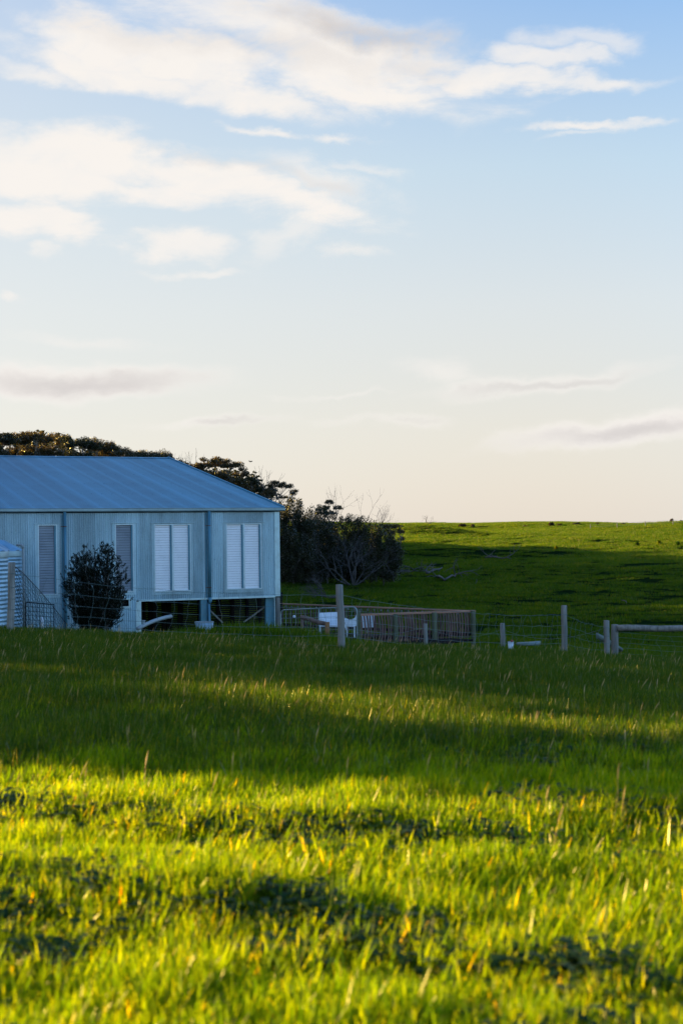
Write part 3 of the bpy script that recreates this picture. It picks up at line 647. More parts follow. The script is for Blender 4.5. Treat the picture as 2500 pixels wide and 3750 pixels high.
# ------------------------------------------------------------------ timber pen
pen = thing('timber_pen', 'timber pen of dark vertical palings under reddish top rails beside the shed', 'pen', (*at(1600, 2300, 52)[:2], hz(*at(1600, 2300, 52)[:2])))
A1, A2, A3 = at(1020, 2211, 59.5), at(1730, 2238, 53.5), at(1314, 2252, 50.5)
for (p0, p1, th) in ((A1, A2, .05), (A3, A2, .07)):
    mb = MB(); mb.beam(p0, p1 + (p1 - p0) / np.linalg.norm(p1 - p0) * .08, .16, th); o = mb.build('top_rail', M_redwood, pen)
    mb = MB(); lo = np.array([0, .03, -.86]); mb.beam(p0 + lo, p1 + lo, .05, .10); mb.build('bottom_rail', M_dark, pen)
for (p0, p1, step, back) in ((A1, A2, .165, 1), (A3, A2, .128, 0)):
    L = np.linalg.norm(p1 - p0); n_ = int(L / step); dr = (p1 - p0) / L; nr = np.cross(dr, UP)
    for k in range(n_):
        if random.random() < .04: continue
        b0 = p0 + dr * (k + .5) * step + np.array([0, 0, -.03]); bow = (random.random() * .05 + .02) * (1 if not back else .6); w = .040 + .026 * random.random(); sk = (random.random() - .5) * .03
        mb = MB(); pts = [b0 + UP * (-t * .98) + dr * (bow * math.sin(math.pi * t) + sk * t) + nr * .035 for t in np.linspace(0, 1, 6)]
        for q in range(5): mb.beam(pts[q], pts[q + 1] - UP * .004, w, .018, up=tuple(nr))
        mb.build('paling', M_pal, pen)
# joist ends under the back rail
L = np.linalg.norm(A2 - A1); dr = (A2 - A1) / L
for k in range(int(L / .33)):
    mb = MB(); mb.box(A1 + dr * (k + .3) * .33 + np.array([-.03, -.06, -.10]), dr * .05, (0, .02, 0), (0, 0, .035)); mb.build('joist_end', M_post, pen)
for (px, ty, Y, r_) in ((1730, 2236, 53.4, .085), (1588, 2243, 52.4, .10), (1447, 2248, 51.4, .09), (1313, 2232, 50.4, .075)):
    tp = at(px, ty, Y); mb = MB(); post_mesh(mb, tp[0], Y - .10, hz(tp[0], Y) - .4, tp[2], r_); mb.build('post', M_pgreen, pen)
mb = MB(); mb.box((A1 + A2) / 2 * .5 + A3 * .5 + np.array([0, 0, -1.02]), (A2 - A1) / 2 * .8, (.9, 1.1, 0), (0, 0, .03)); mb.build('deck', M_dark, pen)

# ------------------------------------------------------------------ yard things
def on(px, Y, dz=0.0):
    p = at(px, 2300, Y); return np.array([p[0], Y, hz(p[0], Y) + dz])
# farm gate
ga, gb = at(1028, 2234, 45.0), at(1306, 2222, 43.6); gt = thing('farm_gate', 'galvanised pipe farm gate with mesh infill and rounded corners', 'gate', on(1170, 44.3))
H_ = 1.08; gd = (gb - ga) / np.linalg.norm(gb - ga); mb = MB(); pr = []
for (c, a0, a1) in ((ga + gd * .14 - UP * .14, 180, 90), (gb - gd * .14 - UP * .14, 90, 0), (gb - gd * .14 - UP * (H_ - .14), 0, -90), (ga + gd * .14 - UP * (H_ - .14), -90, -180)):
    for a in np.linspace(a0, a1, 6): pr.append(c + gd * .14 * math.cos(R(a)) + UP * .14 * math.sin(R(a)))
mb.tube(pr + [pr[0]], .020, 8, False); mm = ga * .49 + gb * .51; mb.tube([mm, mm - UP * H_], .018, 8); mb.build('gate_frame', M_galv, gt)
mb = MB(); Lg = np.linalg.norm(gb - ga)
for k in range(1, 8): mb.tube([ga + gd * .02 - UP * k * H_ / 8, gb - gd * .02 - UP * k * H_ / 8], .0035, 4)
for k in range(1, 15): mb.tube([ga + gd * Lg * k / 15 - UP * .02, ga + gd * Lg * k / 15 - UP * (H_ - .02)], .0035, 4)
mb.build('gate_mesh', M_galv, gt)
# marker disc
mk = thing('marker', 'round white disc on a thin stake behind the farm gate', 'marker', on(1077, 47)); c = at(1077, 2258, 47)
mb = MB(); mb.tube([c + np.array([0, -.01, 0]), c + np.array([0, .01, 0])], .050, 16); mb.build('disc', M_white, mk)
mb = MB(); mb.tube([c + np.array([0, .02, 0]), (c[0], c[1] + .02, hz(c[0], c[1]))], .010, 6); mb.build('stake', M_dark, mk)
# white bench with curved arms
bn = thing('garden_bench', 'white garden bench with a solid back and curved arms behind the gate', 'bench', on(1215, 46))
b0, b1 = at(1165, 2245, 46.3), at(1236, 2241, 46.3); hb = .42
mb = MB(); mb.box((b0 + b1) / 2 - UP * hb / 2, (b1 - b0) / 2, (0, .02, 0), (0, .05, hb / 2)); mb.build('backrest', M_white, bn)
s0, s1 = at(1168, 2290, 46.0), at(1300, 2292, 45.6); mb = MB(); mb.box((s0 + s1) / 2, (s1 - s0) / 2, (0, .24, 0), (0, 0, .022)); mb.build('seat', M_white, bn)
def arm(pts, y0, th):
    mb = MB(); m_ = len(pts); vs = [at(px, py, y0) for px, py in pts]; vs += [v_ + np.array([.01, th, 0]) for v_ in vs]
    mb.add(vs, [tuple(range(m_)), tuple(range(2 * m_ - 1, m_ - 1, -1))] + [(k, k + m_, (k + 1) % m_ + m_, (k + 1) % m_) for k in range(m_)]); mb.build('arm', M_white, bn)
arm([(1236, 2260), (1266, 2264), (1275, 2268), (1274, 2273), (1262, 2276), (1258, 2291), (1236, 2291)], 45.7, .05)
arm([(1303, 2252), (1299, 2262), (1288, 2268), (1264, 2272), (1262, 2296), (1266, 2308), (1268, 2292), (1294, 2291), (1297, 2310), (1300, 2292), (1304, 2291)], 45.4, .05)
arm([(1170, 2265), (1186, 2266), (1189, 2272), (1189, 2282), (1170, 2282)], 45.8, .05)
for px in (1172, 1270, 1297): 
    p = at(px, 2292, 45.5); mb = MB(); mb.box((p[0], p[1], p[2] - .19), (.022, 0, 0), (0, .022, 0), (0, 0, .18)); mb.build('leg', M_white, bn)
bx = thing('white_panel', 'white painted board standing behind the pen palings right of the gate', 'panel', on(1345, 52.0)); 
mb = MB(); c = at(1346, 2276, 52.0); mb.box(c, (.24, .02, .01), (0, .03, 0), (0, -.02, .22)); mb.build('board', M_white, bx)
mb = MB(); mb.box((c[0], c[1] + .06, c[2] - .10), (.02, 0, 0), (0, .02, 0), (0, 0, .34)); mb.build('leg', M_white, bx)
# logs beside the gate
M_log = mat('brown_log', (.16, .11, .09), .9, var=.4, scale=6, bump=.8, bscale=20); M_log2 = mat('orange_log_end', (.26, .13, .05), .85, var=.3, scale=8, bump=.5)
lg = MB(); a_, b_ = at(1102, 2260, 42.8), at(1192, 2285, 42.2); lg.tube([a_ * (1 - t) + b_ * t + np.array([0, 0, .012 * math.sin(t * 7)]) for t in np.linspace(0, 1, 8)], [.060, .062, .066, .065, .07, .068, .066, .062], 10)
tag(lg.build('log', M_log), 'brown round log leaning down to the right in front of the gate', 'log')
lg = MB(); a_ = at(1198, 2278, 42.0); lg.tube([a_, (a_[0], a_[1], hz(a_[0], a_[1]) - .05)], [.070, .074], 12); tag(lg.build('log_stump', M_log2), 'short orange brown upright stump at the lower end of the leaning log', 'stump')
lg = MB(); a_ = at(1105, 2262, 43.0); lg.tube([a_, (a_[0] + .02, a_[1], hz(a_[0], a_[1]) - .05)], [.045, .05], 10); tag(lg.build('log_stump', M_log), 'dark short stake holding up the high end of the leaning log', 'stump')
# pipe, tub, buckets, boats
pp = thing('drain_pipe', 'pale plastic drain pipe lying at a slant out of the undercroft', 'pipe', on(520, 43)); a_, b_ = at(505, 2302, 43.2), at(626, 2257, 46.0)
mb = MB(); mb.tube([a_ * (1 - t) + b_ * t - UP * .05 * math.sin(math.pi * t) * -1 for t in np.linspace(0, 1, 7)], .062, 12); mb.build('pipe', M_pvc, pp)
mb = MB(); c = a_ * .84 + b_ * .16; mb.tube([c, c + UP * .17], .05, 12); mb.tube([c + UP * .16, c + UP * .19], .068, 12); mb.build('pipe_branch', M_pvc, pp)
tb = thing('plastic_tub', 'pale blue plastic tub under the second downpipe', 'tub', on(747, 44)); c = at(748, 2277, 44.0)
mb = MB(); mb.tube([c - UP * .42, c - UP * .03], [.24, .285], 24); mb.build('tub', mat('blue_tub', (.30, .46, .60), .5, var=.2, scale=5), tb)
mb = MB(); mb.tube([c + np.array([.285 * math.cos(a), .285 * math.sin(a), -.01]) for a in np.linspace(0, 2 * math.pi, 25)], .016, 6, False); mb.build('rim', M_pvc, tb)
bk = thing('bucket', 'small white bucket with a red lump on its rim', 'bucket', on(1868, 35)); c = on(1868, 35, .27)
mb = MB(); mb.tube([c - UP * .28, c], [.058, .072], 16, True); mb.build('pail', M_white, bk); mb = MB(); mb.tube([c + np.array([.075 * math.cos(a), .075 * math.sin(a), .0]) for a in np.linspace(0, 2 * math.pi, 17)], .007, 5, False); mb.build('rim', M_pvc, bk)
mb = MB(); q = c + np.array([.03, -.01, .03]); mb.tube([q - UP * .03, q, q + UP * .02], [.03, .036, .016], 8); mb.build('lid_knob', mat('red_plastic', (.40, .05, .04), .5, var=.2), bk)
def hull(name, c, L, w, h, yaw, pitch, m, label, cat, inverted=False):
    mb = MB(); cs, sn_ = math.cos(yaw), math.sin(yaw); ns, nr = 12, 9; vs = []
    for i_ in range(ns + 1):
        t = i_ / ns; ww = w * (1 - (2 * abs(t - .5)) ** 3 * .95) if inverted else w * min(1, (1 - t) * 2.2 + .02) ** .6; hh_ = h * (1 + .35 * t * t)
        for j in range(nr):
            a = math.pi * j / (nr - 1); lx, ly, lz = (t - .5) * L, ww * math.cos(a), hh_ * (1 - math.sin(a) ** .7 if not inverted else math.sin(a) ** .8)
            z = lz + (t - .5) * L * math.tan(pitch); vs.append((c[0] + lx * cs - ly * sn_, c[1] + lx * sn_ + ly * cs, c[2] + z))
    fs_ = [(i_ * nr + j, i_ * nr + j + 1, (i_ + 1) * nr + j + 1, (i_ + 1) * nr + j) for i_ in range(ns) for j in range(nr - 1)]
    mb.add(vs, fs_, True); o = mb.build(name, m); sd = o.modifiers.new('thick', 'SOLIDIFY'); sd.thickness = .012; return tag(o, label, cat)
M_boat = mat('pale_boat_hull', (.16, .21, .20), .5, var=.35, scale=6)
hull('boat', on(1933, 35.6, .12), .60, .16, .075, 0.05, 0, M_boat, 'small white upturned dinghy hull in the grass behind the fence', 'boat', True)
hull('boat', at(2226, 2362, 36), .66, .15, .10, math.pi + .35, R(30), M_boat, 'pale pointed dinghy bow rising behind the split topped post', 'boat')

# ------------------------------------------------------------------ tanks, mesh roll, pipe on the left
def tank(px_c, px_e, top, Y, name_label):
    c = at(px_c, top, Y); e = at(px_e, top, Y); r_ = abs(e[0] - c[0]); g = hz(c[0], Y) - .5
    o = thing('water_tank', name_label, 'water tank', (c[0], Y, g)); mb = MB(); z = c[2] - .10; pts = []; rr = []
    while z > g: pts.append((c[0], Y, z)); rr.append(r_ - .012 + .012 * math.cos((c[2] - z) / .058 * math.pi)); z -= .0145
    mb.tube(pts, rr, 56, False); mb.build('tank_wall', M_tank, o)
    mb = MB(); mb.tube([(c[0], Y, c[2] - .15), (c[0], Y, c[2] - .0), (c[0], Y, c[2] + .02)], [r_ + .012, r_ + .012, r_ - .0], 56, False); mb.build('tank_rim', M_trim2, o)
    mb = MB(); n_ = 16; vs = [(c[0], Y, c[2] + .42 * 1.0)]
    for k in range(n_ * 2):
        a = 2 * math.pi * k / (n_ * 2); rr_ = r_ * 1.0; vs.append((c[0] + rr_ * math.cos(a), Y + rr_ * math.sin(a), c[2] + (.05 if k % 2 else .0))); 
    for k in range(n_ * 2):
        a = 2 * math.pi * k / (n_ * 2); vs.append((c[0] + r_ * .62 * math.cos(a), Y + r_ * .62 * math.sin(a), c[2] + .30 + (.06 if k % 2 else 0)))
    m_ = n_ * 2; mb.add(vs, [(1 + k, 1 + (k + 1) % m_, 1 + m_ + (k + 1) % m_, 1 + m_ + k) for k in range(m_)] + [(0, 1 + m_ + k, 1 + m_ + (k + 1) % m_) for k in range(m_)]); mb.build('tank_lid', M_tlid, o)
tank(-95, 78, 2021, 44.0, 'corrugated rainwater tank with ribbed lid standing against the shed wall')
tank(-190, 27, 2024, 39.0, 'nearer corrugated rainwater tank cut off by the left edge')
vp = thing('overflow_pipe', 'white plastic overflow pipe with an elbow beside the water tank', 'pipe', on(87, 43.2))
mb = MB(); p = [at(62, 1996, 43.2), at(78, 1996, 43.2), at(84, 1998, 43.2), at(86, 2005, 43.2), at(88, 2100, 43.2), at(90, 2330, 43.2)]; mb.tube(p, .037, 10); mb.tube([at(77, 1996, 43.19), at(84, 1998, 43.19), at(86, 2008, 43.19)], .045, 10); mb.build('pipe', M_pvc, vp)
M_bl = mat('black_netting', (.012, .014, .02), .7)
nt = thing('netting', 'black diamond netting sagging from the left post down to the ground', 'netting', on(140, 30)); mb = MB()
def net_top(px): 
    t = (px - 54) / (245 - 54); return 2074 + (2285 - 2074) * (t ** 1.25 * .75 + .25 * t)
YN = lambda px: 24.3 + 13 * max(0, (px - 54)) / 191
for k in range(-22, 26):
    for dirn, slope in ((0, .95), (1, 2.6)):
        x0 = 54 + k * 10.5; pts = []
        for yy in np.linspace(2060, 2315, 18):
            xx = x0 + (yy - 2060) / slope + 5 * math.sin(yy * .02 + k)
            if 54 <= xx <= 250 and yy >= net_top(xx) - 1: pts.append(at(xx, yy, YN(xx)))
        if len(pts) > 2: mb.tube(pts, .0035, 4, False)
pts = [at(x_, net_top(x_), YN(x_)) for x_ in np.linspace(54, 250, 16)]; mb.tube(pts, .008, 5); mb.build('net', M_bl, nt)
gf = thing('mesh_gate', 'dark steel mesh gate leaning on the shed wall behind the netting', 'gate', on(150, 42)); mb = MB()
q = [at(95, 2205, 42.2), at(199, 2214, 42.2), at(199, 2300, 42.2), at(95, 2300, 42.2)]; mb.tube(q + [q[0]], .02, 6, False); mb.build('gate_frame', M_bl, gf); mb = MB()
for k in range(1, 9): mb.tube([at(95 + 13 * k, 2206 + k, 42.2), at(95 + 13 * k, 2300, 42.2)], .007, 4)
for k in range(1, 6): mb.tube([at(95, 2205 + 16 * k, 42.2), at(199, 2212 + 16 * k, 42.2)], .006, 4)
mb.build('gate_mesh', M_bl, gf)
sf = MB(); c = at(155, 2270, 41.5); sf.tube([c + UP * .09, c + UP * .02, c - UP * .25], [.02, .05, .05], 8); tag(sf.build('tap_cover', M_white), 'small white capped stand pipe in the grass before the mesh gate', 'stand pipe')

# ------------------------------------------------------------------ trees
M_bark = mat('grey_bark', (.15, .14, .125), .9, var=.4, scale=4, bump=.6, bscale=20)
M_dead = mat('dead_wood', (.085, .08, .078), .85, var=.4, scale=3, bump=.5, bscale=18)
M_leaf = leafmat('coast_leaf', [(0, (.026, .028, .012)), (.5, (.050, .046, .018)), (.85, (.085, .068, .024)), (1, (.13, .09, .035))], (2.0, 1.5, .6), .35, .5, .15)
M_leafd = leafmat('dark_leaf', [(0, (.014, .022, .010)), (.6, (.028, .036, .016)), (1, (.05, .052, .026))], (1.6, 1.4, .7), .3, .5, .15)
M_shrub = leafmat('shrub_leaf', [(0, (.007, .013, .008)), (.6, (.014, .021, .011)), (.92, (.034, .036, .02)), (1, (.12, .09, .07))], (1.4, 1.3, .8), .25, .5, .12)
def leaves(cent, rad, n, size, r, asp=.55, flat=.75):
    """leaf quads over a set of small clumps; cent (k,3) rad (k,3)"""
    k = len(cent); j = r.integers(0, k, n); d = r.normal(size=(n, 3)); d /= np.linalg.norm(d, axis=1)[:, None]
    d[:, 2] = np.where(d[:, 2] < 0, d[:, 2] * flat, d[:, 2]); rr = r.random(n)[:, None] ** .45
    p = cent[j] + d * rad[j] * rr
    a = r.normal(size=(n, 3)); a /= np.linalg.norm(a, axis=1)[:, None]; b = np.cross(a, r.normal(size=(n, 3))); b /= np.linalg.norm(b, axis=1)[:, None]
    s = size * (.6 + .8 * r.random(n))[:, None]
    V = np.stack([p - a * s, p + b * s * asp, p + a * s, p - b * s * asp], 1).reshape(-1, 3)
    return V, np.arange(4 * n).reshape(-1, 4), np.repeat(np.clip(.25 + .75 * r.random(k)[j] + .3 * (r.random(n) - .5), 0, 1), 4)
def branch(mb, a, b, r0, r1, r, wob=.12, n=5, sag=0.0):
    a, b = np.asarray(a, float), np.asarray(b, float); L = np.linalg.norm(b - a); pts = []
    for k in range(n + 1):
        t = k / n; p = a * (1 - t) + b * t
        if 0 < k < n: p = p + r.normal(size=3) * wob * L * .35
        p[2] += sag * L * math.sin(math.pi * t); pts.append(p)
    mb.tube(pts, list(np.linspace(r0, r1, n + 1)), 6 if r0 > .04 else 4, False); return pts
def tree_parts(root, base, blobs, r0, lsize, dens, m_leaf, m_wood, seed, clumps=16, twigs=7, lean=(0, 0), cl=.42, full=False):
    r = np.random.default_rng(seed); mb = MB(); base = np.asarray(base, float); C_, Rd = [], []
    bl = [(np.asarray(c, float), np.asarray(q, float)) for c, q in blobs]; mid = sum(c for c, _ in bl) / len(bl)
    fork = base + (mid - base) * np.array([.45, .45, .42]) + np.array([lean[0], lean[1], 0])
    tp = branch(mb, base - UP * .3, fork, r0, r0 * .7, r, .10, 6)
    tot = 0; Vs, Fs, Rs, off = [], [], [], 0
    for c, q in bl:
        foot = c - UP * q[2] * .45; st = tp[-1] if r.random() < .6 else tp[-2]
        lp = branch(mb, st, foot, r0 * .55, r0 * .22, r, .16, 5)
        for _ in range(twigs):
            d = r.normal(size=3); d[2] = abs(d[2]) * .8 - .15; d /= np.linalg.norm(d); branch(mb, lp[-1 - int(r.integers(0, 2))], c + d * q * .85, r0 * .18, r0 * .05, r, .16, 4)
        k = clumps; d = r.normal(size=(k, 3)); d /= np.linalg.norm(d, axis=1)[:, None]; d[:, 2] = d[:, 2] if full else np.where(d[:, 2] < -.2, -.2 * r.random(k), d[:, 2])
        cc_ = c + d * q * (.60 + .25 * r.random(k))[:, None]; rd_ = np.outer(.75 + .5 * r.random(k), q) * cl
        n_ = int(dens * 4.2 * (q[0] * q[2] + q[0] * q[1]) * 3 / (lsize * lsize))
        V, Fq, rn = leaves(cc_, rd_, n_, lsize, r, flat=1.0 if full else .75); Vs.append(V); Fs.append(Fq + off); Rs.append(rn); off += len(V)
    w = mb.build('trunk', m_wood, root)
    me = from_arrays('crown', np.concatenate(Vs), np.concatenate(Fs)); col_attr(me, np.concatenate(Rs)); me.materials.append(m_leaf)
    return w, link('crown', me, None, root)
def ptree(label, base, Y, blobs, r0=.16, ls=.085, dens=.34, m_leaf=None, seed=1, group='coastal trees behind the shed', cat='tree', name='coastal_tree', dj=1.0, **kw):
    """tree whose crown pads are given as photo directions (px, py, half width px, half height px) at distance Y"""
    b = at(base[0], base[1], Y); bz = hz(b[0], Y); root = thing(name, label, cat, (b[0], Y, bz), group); r = np.random.default_rng(seed + 500); bl = []
    if kw.get('full'):          # bushes that reach the ground: stretch the crown down to it
        gp = CY + F * 0 + 0; q_ = np.array([b[0], Y, bz]) - np.array([0, 0, EYE]); q_ = np.linalg.inv(M3) @ q_; gp = CY + F * q_[1] / q_[2]
        top = min(o_[1] for o_ in blobs); kk = max(1.0, (gp + 6 - top) / (base[1] - top)); blobs = [(a_, top + (b_ - top) * kk, c_, d_ * kk) for a_, b_, c_, d_ in blobs]
    for (px, py, rx, ry) in blobs:
        yy = Y + (r.random() - .5) * 2 * dj * rx / F * Y; c = at(px, py, yy); bl.append((c, (rx / F * Y, rx / F * Y * .9, ry / F * Y)))
    tree_parts(root, (b[0], Y, bz), bl, r0, ls, dens, m_leaf or M_leaf, M_bark, seed, **kw); return root
SKX = [-400, 0, 60, 130, 190, 250, 330, 380, 440, 510, 600, 660, 700, 760, 840, 900, 920, 990, 1080, 1120, 1200, 1260]
SKY_ = [1570, 1590, 1588, 1582, 1586, 1600, 1604, 1618, 1640, 1655, 1652, 1690, 1705, 1688, 1690, 1720, 1760, 1790, 1790, 1850, 1870, 1930]
sk = lambda px: float(np.interp(px, SKX, SKY_))
# front row of the wood behind the roof
desc = ['broad flat topped tree at the far left edge above the roof', 'domed tree second from the left edge above the roof', 'highest crown of the wood above the left part of the roof', 'wide tree with pale forked limbs above the roof, right of the highest crown',
        'rounded tree over the middle of the ridge, left of the slope down', 'low spreading tree above the right half of the ridge', 'small dark tree just above the ridge cap, left of its end', 'small crown showing gaps right above the end of the ridge']
for k, px in enumerate((-10, 85, 180, 285, 390, 470, 555, 630)):
    bl = []; r = np.random.default_rng(90 + k)
    for j in range(7):
        x_ = px + (j % 4 - 1.5) * 34 + r.normal() * 8; ry = 24 + 12 * r.random(); row = 0 if j < 4 else 1
        bl.append((x_, sk(x_) + ry * .8 + row * 48 + 3 * r.random(), 30 + 10 * r.random(), ry))
    ptree(desc[k], (px, 1950), 150 + (k % 3) * 4, bl, .2, .075, .42, seed=20 + k, m_leaf=M_leaf if k % 3 else M_leafd, dj=2)
ptree('tree with golden sunlit left side above the right slope of the roof', (800, 2020), 138, [(690, 1712, 22, 14), (722, 1716, 28, 22), (745, 1704, 36, 26), (790, 1700, 42, 26), (845, 1704, 44, 26), (885, 1735, 30, 26), (810, 1750, 44, 24), (765, 1742, 36, 20), (865, 1775, 46, 26), (830, 1800, 50, 28), (900, 1800, 30, 30), (740, 1770, 40, 30)], .2, .065, .48, seed=41)
ptree('dark tree filling the gap between the golden crown and the open limbed crown', (960, 2040), 142, [(940, 1790, 34, 28), (975, 1800, 34, 28), (915, 1770, 30, 26), (955, 1840, 44, 34), (920, 1850, 40, 34), (1000, 1870, 44, 34), (950, 1900, 50, 36)], .2, .07, .5, seed=42, m_leaf=M_leafd)
ptree('open crown with pale curving limbs showing through above the gutter end', (1010, 2050), 136, [(1008, 1778, 34, 18), (1048, 1780, 30, 20), (1075, 1806, 20, 16), (985, 1806, 26, 16), (1035, 1822, 20, 9)], .15, .055, .34, seed=43, twigs=12)
ptree('big dark bushy tree with foliage to the ground right of the shed corner', (1075, 2050), 128, [(1070, 1872, 44, 38), (1110, 1900, 46, 40), (1050, 1930, 50, 44), (1120, 1960, 48, 44), (1070, 1990, 54, 44), (1030, 1890, 40, 40), (1150, 1900, 30, 30), (1140, 1925, 40, 36), (1040, 2010, 40, 34), (1105, 2010, 46, 30), (1060, 2035, 40, 20), (1120, 2030, 40, 24), (1035, 1960, 44, 40), (1150, 1990, 36, 34), (1090, 1940, 50, 44)], .2, .07, .42, seed=44, full=True, m_leaf=M_leafd)
ptree('dark bushy tree between the big dark one and the small umbrella crown', (1165, 2052), 132, [(1165, 1890, 34, 30), (1200, 1905, 32, 30), (1180, 1935, 38, 32), (1215, 1940, 30, 28), (1165, 1965, 36, 30), (1225, 1975, 26, 22), (1190, 2000, 40, 34), (1150, 2020, 40, 28), (1215, 2022, 34, 24), (1180, 1925, 46, 34), (1215, 1985, 36, 34)], .15, .065, .36, seed=45, full=True, m_leaf=M_leafd)
ptree('small umbrella crown on a thin leaning trunk standing above its neighbours', (1200, 2052), 134, [(1205, 1842, 20, 13), (1192, 1862, 18, 14), (1238, 1862, 19, 12), (1214, 1880, 20, 10), (1186, 1880, 16, 10)], .12, .05, .42, seed=46, twigs=8)
ptree('low rounded bush behind the bare grey branches', (1260, 2052), 130, [(1250, 1925, 32, 26), (1290, 1915, 34, 24), (1330, 1925, 32, 24), (1270, 1960, 46, 34), (1325, 1965, 50, 38), (1235, 1970, 40, 34), (1280, 2000, 46, 30), (1340, 2000, 44, 30), (1240, 2015, 40, 24), (1300, 2025, 44, 20)], .1, .06, .3, seed=47, full=True, m_leaf=M_leafd, name='coastal_bush', cat='bush', group='low bushes at the end of the wood')
ptree('dark drooping bush touching the grass at the right end of the wood', (1400, 2065), 127, [(1400, 1975, 34, 34), (1430, 1990, 34, 34), (1375, 1990, 30, 34), (1440, 2025, 30, 28), (1400, 2035, 34, 24), (1360, 2030, 38, 26), (1455, 2000, 26, 30), (1385, 1955, 34, 26), (1420, 2010, 44, 38)], .1, .065, .38, seed=48, full=True, m_leaf=M_leafd, name='coastal_bush', cat='bush', group='low bushes at the end of the wood')
ptree('rightmost bush of the wood with a rounded airy crown against the sunlit grass', (1440, 2055), 131, [(1420, 1932, 24, 14), (1448, 1930, 26, 16), (1464, 1948, 18, 18), (1425, 1955, 24, 18), (1468, 1975, 14, 14)], .1, .05, .26, seed=49, name='coastal_bush', cat='bush', group='low bushes at the end of the wood', twigs=9)

for k, (lab, px, Y, bl) in enumerate([
    ('low dark undergrowth beside the shed corner under the big bushy tree', 1070, 126, [(1040, 2020, 44, 26), (1085, 2025, 44, 24), (1125, 2022, 40, 24), (1030, 1985, 36, 34), (1100, 1995, 50, 34)]),
    ('low dark undergrowth between the big bushy tree and the bare dead shrub', 1195, 128, [(1165, 2022, 40, 22), (1205, 2025, 40, 22), (1235, 2028, 34, 20), (1185, 1990, 44, 32), (1228, 1995, 36, 30)]),
    ('low dark undergrowth behind the bare grey dead shrub', 1315, 131, [(1275, 2028, 40, 20), (1315, 2030, 40, 18), (1350, 2025, 36, 22), (1290, 1995, 44, 32), (1345, 1990, 40, 34)])]):
    ptree(lab, (px, 2050), Y, bl, .08, .07, .40, M_leafd, 150 + k, group='low bushes at the end of the wood', cat='bush', name='coastal_bush', full=True)
def bare(mb, a, d, L, r0, depth, r, spread=.55, up=.12):
    d = np.asarray(d, float); d = d / np.linalg.norm(d); p = np.asarray(a, float); pts = [p]; dd = d
    for k in range(4):
        dd = dd + r.normal(size=3) * .16 + UP * up * .4; dd /= np.linalg.norm(dd); p = p + dd * L / 4; pts.append(p)
    mb.tube(pts, list(np.linspace(r0, r0 * .55, 5)), 5 if r0 > .03 else 3, False)
    if depth > 0:
        for k in range(int(r.integers(2, 4))):
            nd = dd + r.normal(size=3) * spread; bare(mb, pts[-1 if k < 2 else 2 + int(r.integers(0, 2))], nd, L * (.6 + .2 * r.random()), r0 * .55, depth - 1, r, spread, up)
def bare_tree(label, px, py, Y, stems, L, r0, depth, seed, up=.12, cat='dead tree', name='dead_tree', group=None, spread=.55, ground=True):
    p = at(px, py, Y); r = np.random.default_rng(seed); z = hz(p[0], Y) if ground else p[2]; mb = MB()
    for d in stems: bare(mb, (p[0], Y, z - .1 if ground else z), d, L * (.8 + .4 * r.random()), r0, depth, r, spread, up)
    o = mb.build(name, M_dead); return tag(o, label, cat, group)
bare_tree('bare grey many stemmed dead shrub spreading in front of the low bushes', 1292, 2060, 126, [(-.9, -.2, .7), (-.5, 0, 1), (-.1, .1, 1.2), (.3, -.1, 1.2), (.7, 0, .9), (1.1, .1, .6), (-1.2, 0, .5), (.1, -.4, 1)], 1.9, .085, 4, 5)
bare_tree('second bare dead shrub, lower and left of the grey many stemmed one', 1250, 2055, 129, [(-1, 0, .5), (-.4, 0, .8), (.5, 0, .8)], 1.4, .06, 4, 6)
bare_tree('pale bare twigs rising above the bushes at the right end of the wood', 1375, 2045, 133, [(-.12, 0, 1.5), (.15, .0, 1.5)], 2.3, .06, 4, 9, up=.3)
bare_tree('pale bare twigs rising above the bushes, left of the other pair', 1290, 2045, 134, [(-.1, 0, 1.6), (.05, .1, 1.5)], 2.9, .07, 4, 10, up=.35, spread=.4)
def tall_dead(label, px, ytop, Y, seed, stems):
    p = at(px, ytop, Y); z = hz(p[0], Y); H = p[2] - z; r = np.random.default_rng(seed); mb = MB(); k0 = np.array([p[0], Y, z + H * .62]); branch(mb, (p[0] + .2, Y, z - .2), k0, .12, .07, r, .05, 6)
    for d in stems: bare(mb, k0, d, H * .20, .05, 2, r, .38, .25)
    tag(mb.build('dead_tree', M_dead), label, 'dead tree')
tall_dead('thin bare forked treetop standing above the wood left of the open limbed crown', 975, 1722, 137, 12, [(-.5, 0, 1), (0, 0, 1.3), (.4, 0, 1.1)])
tall_dead('bare twiggy treetop just right of the end of the ridge', 688, 1655, 148, 13, [(-.5, 0, .9), (.2, 0, 1.2), (.6, 0, .8), (0, .2, 1)])
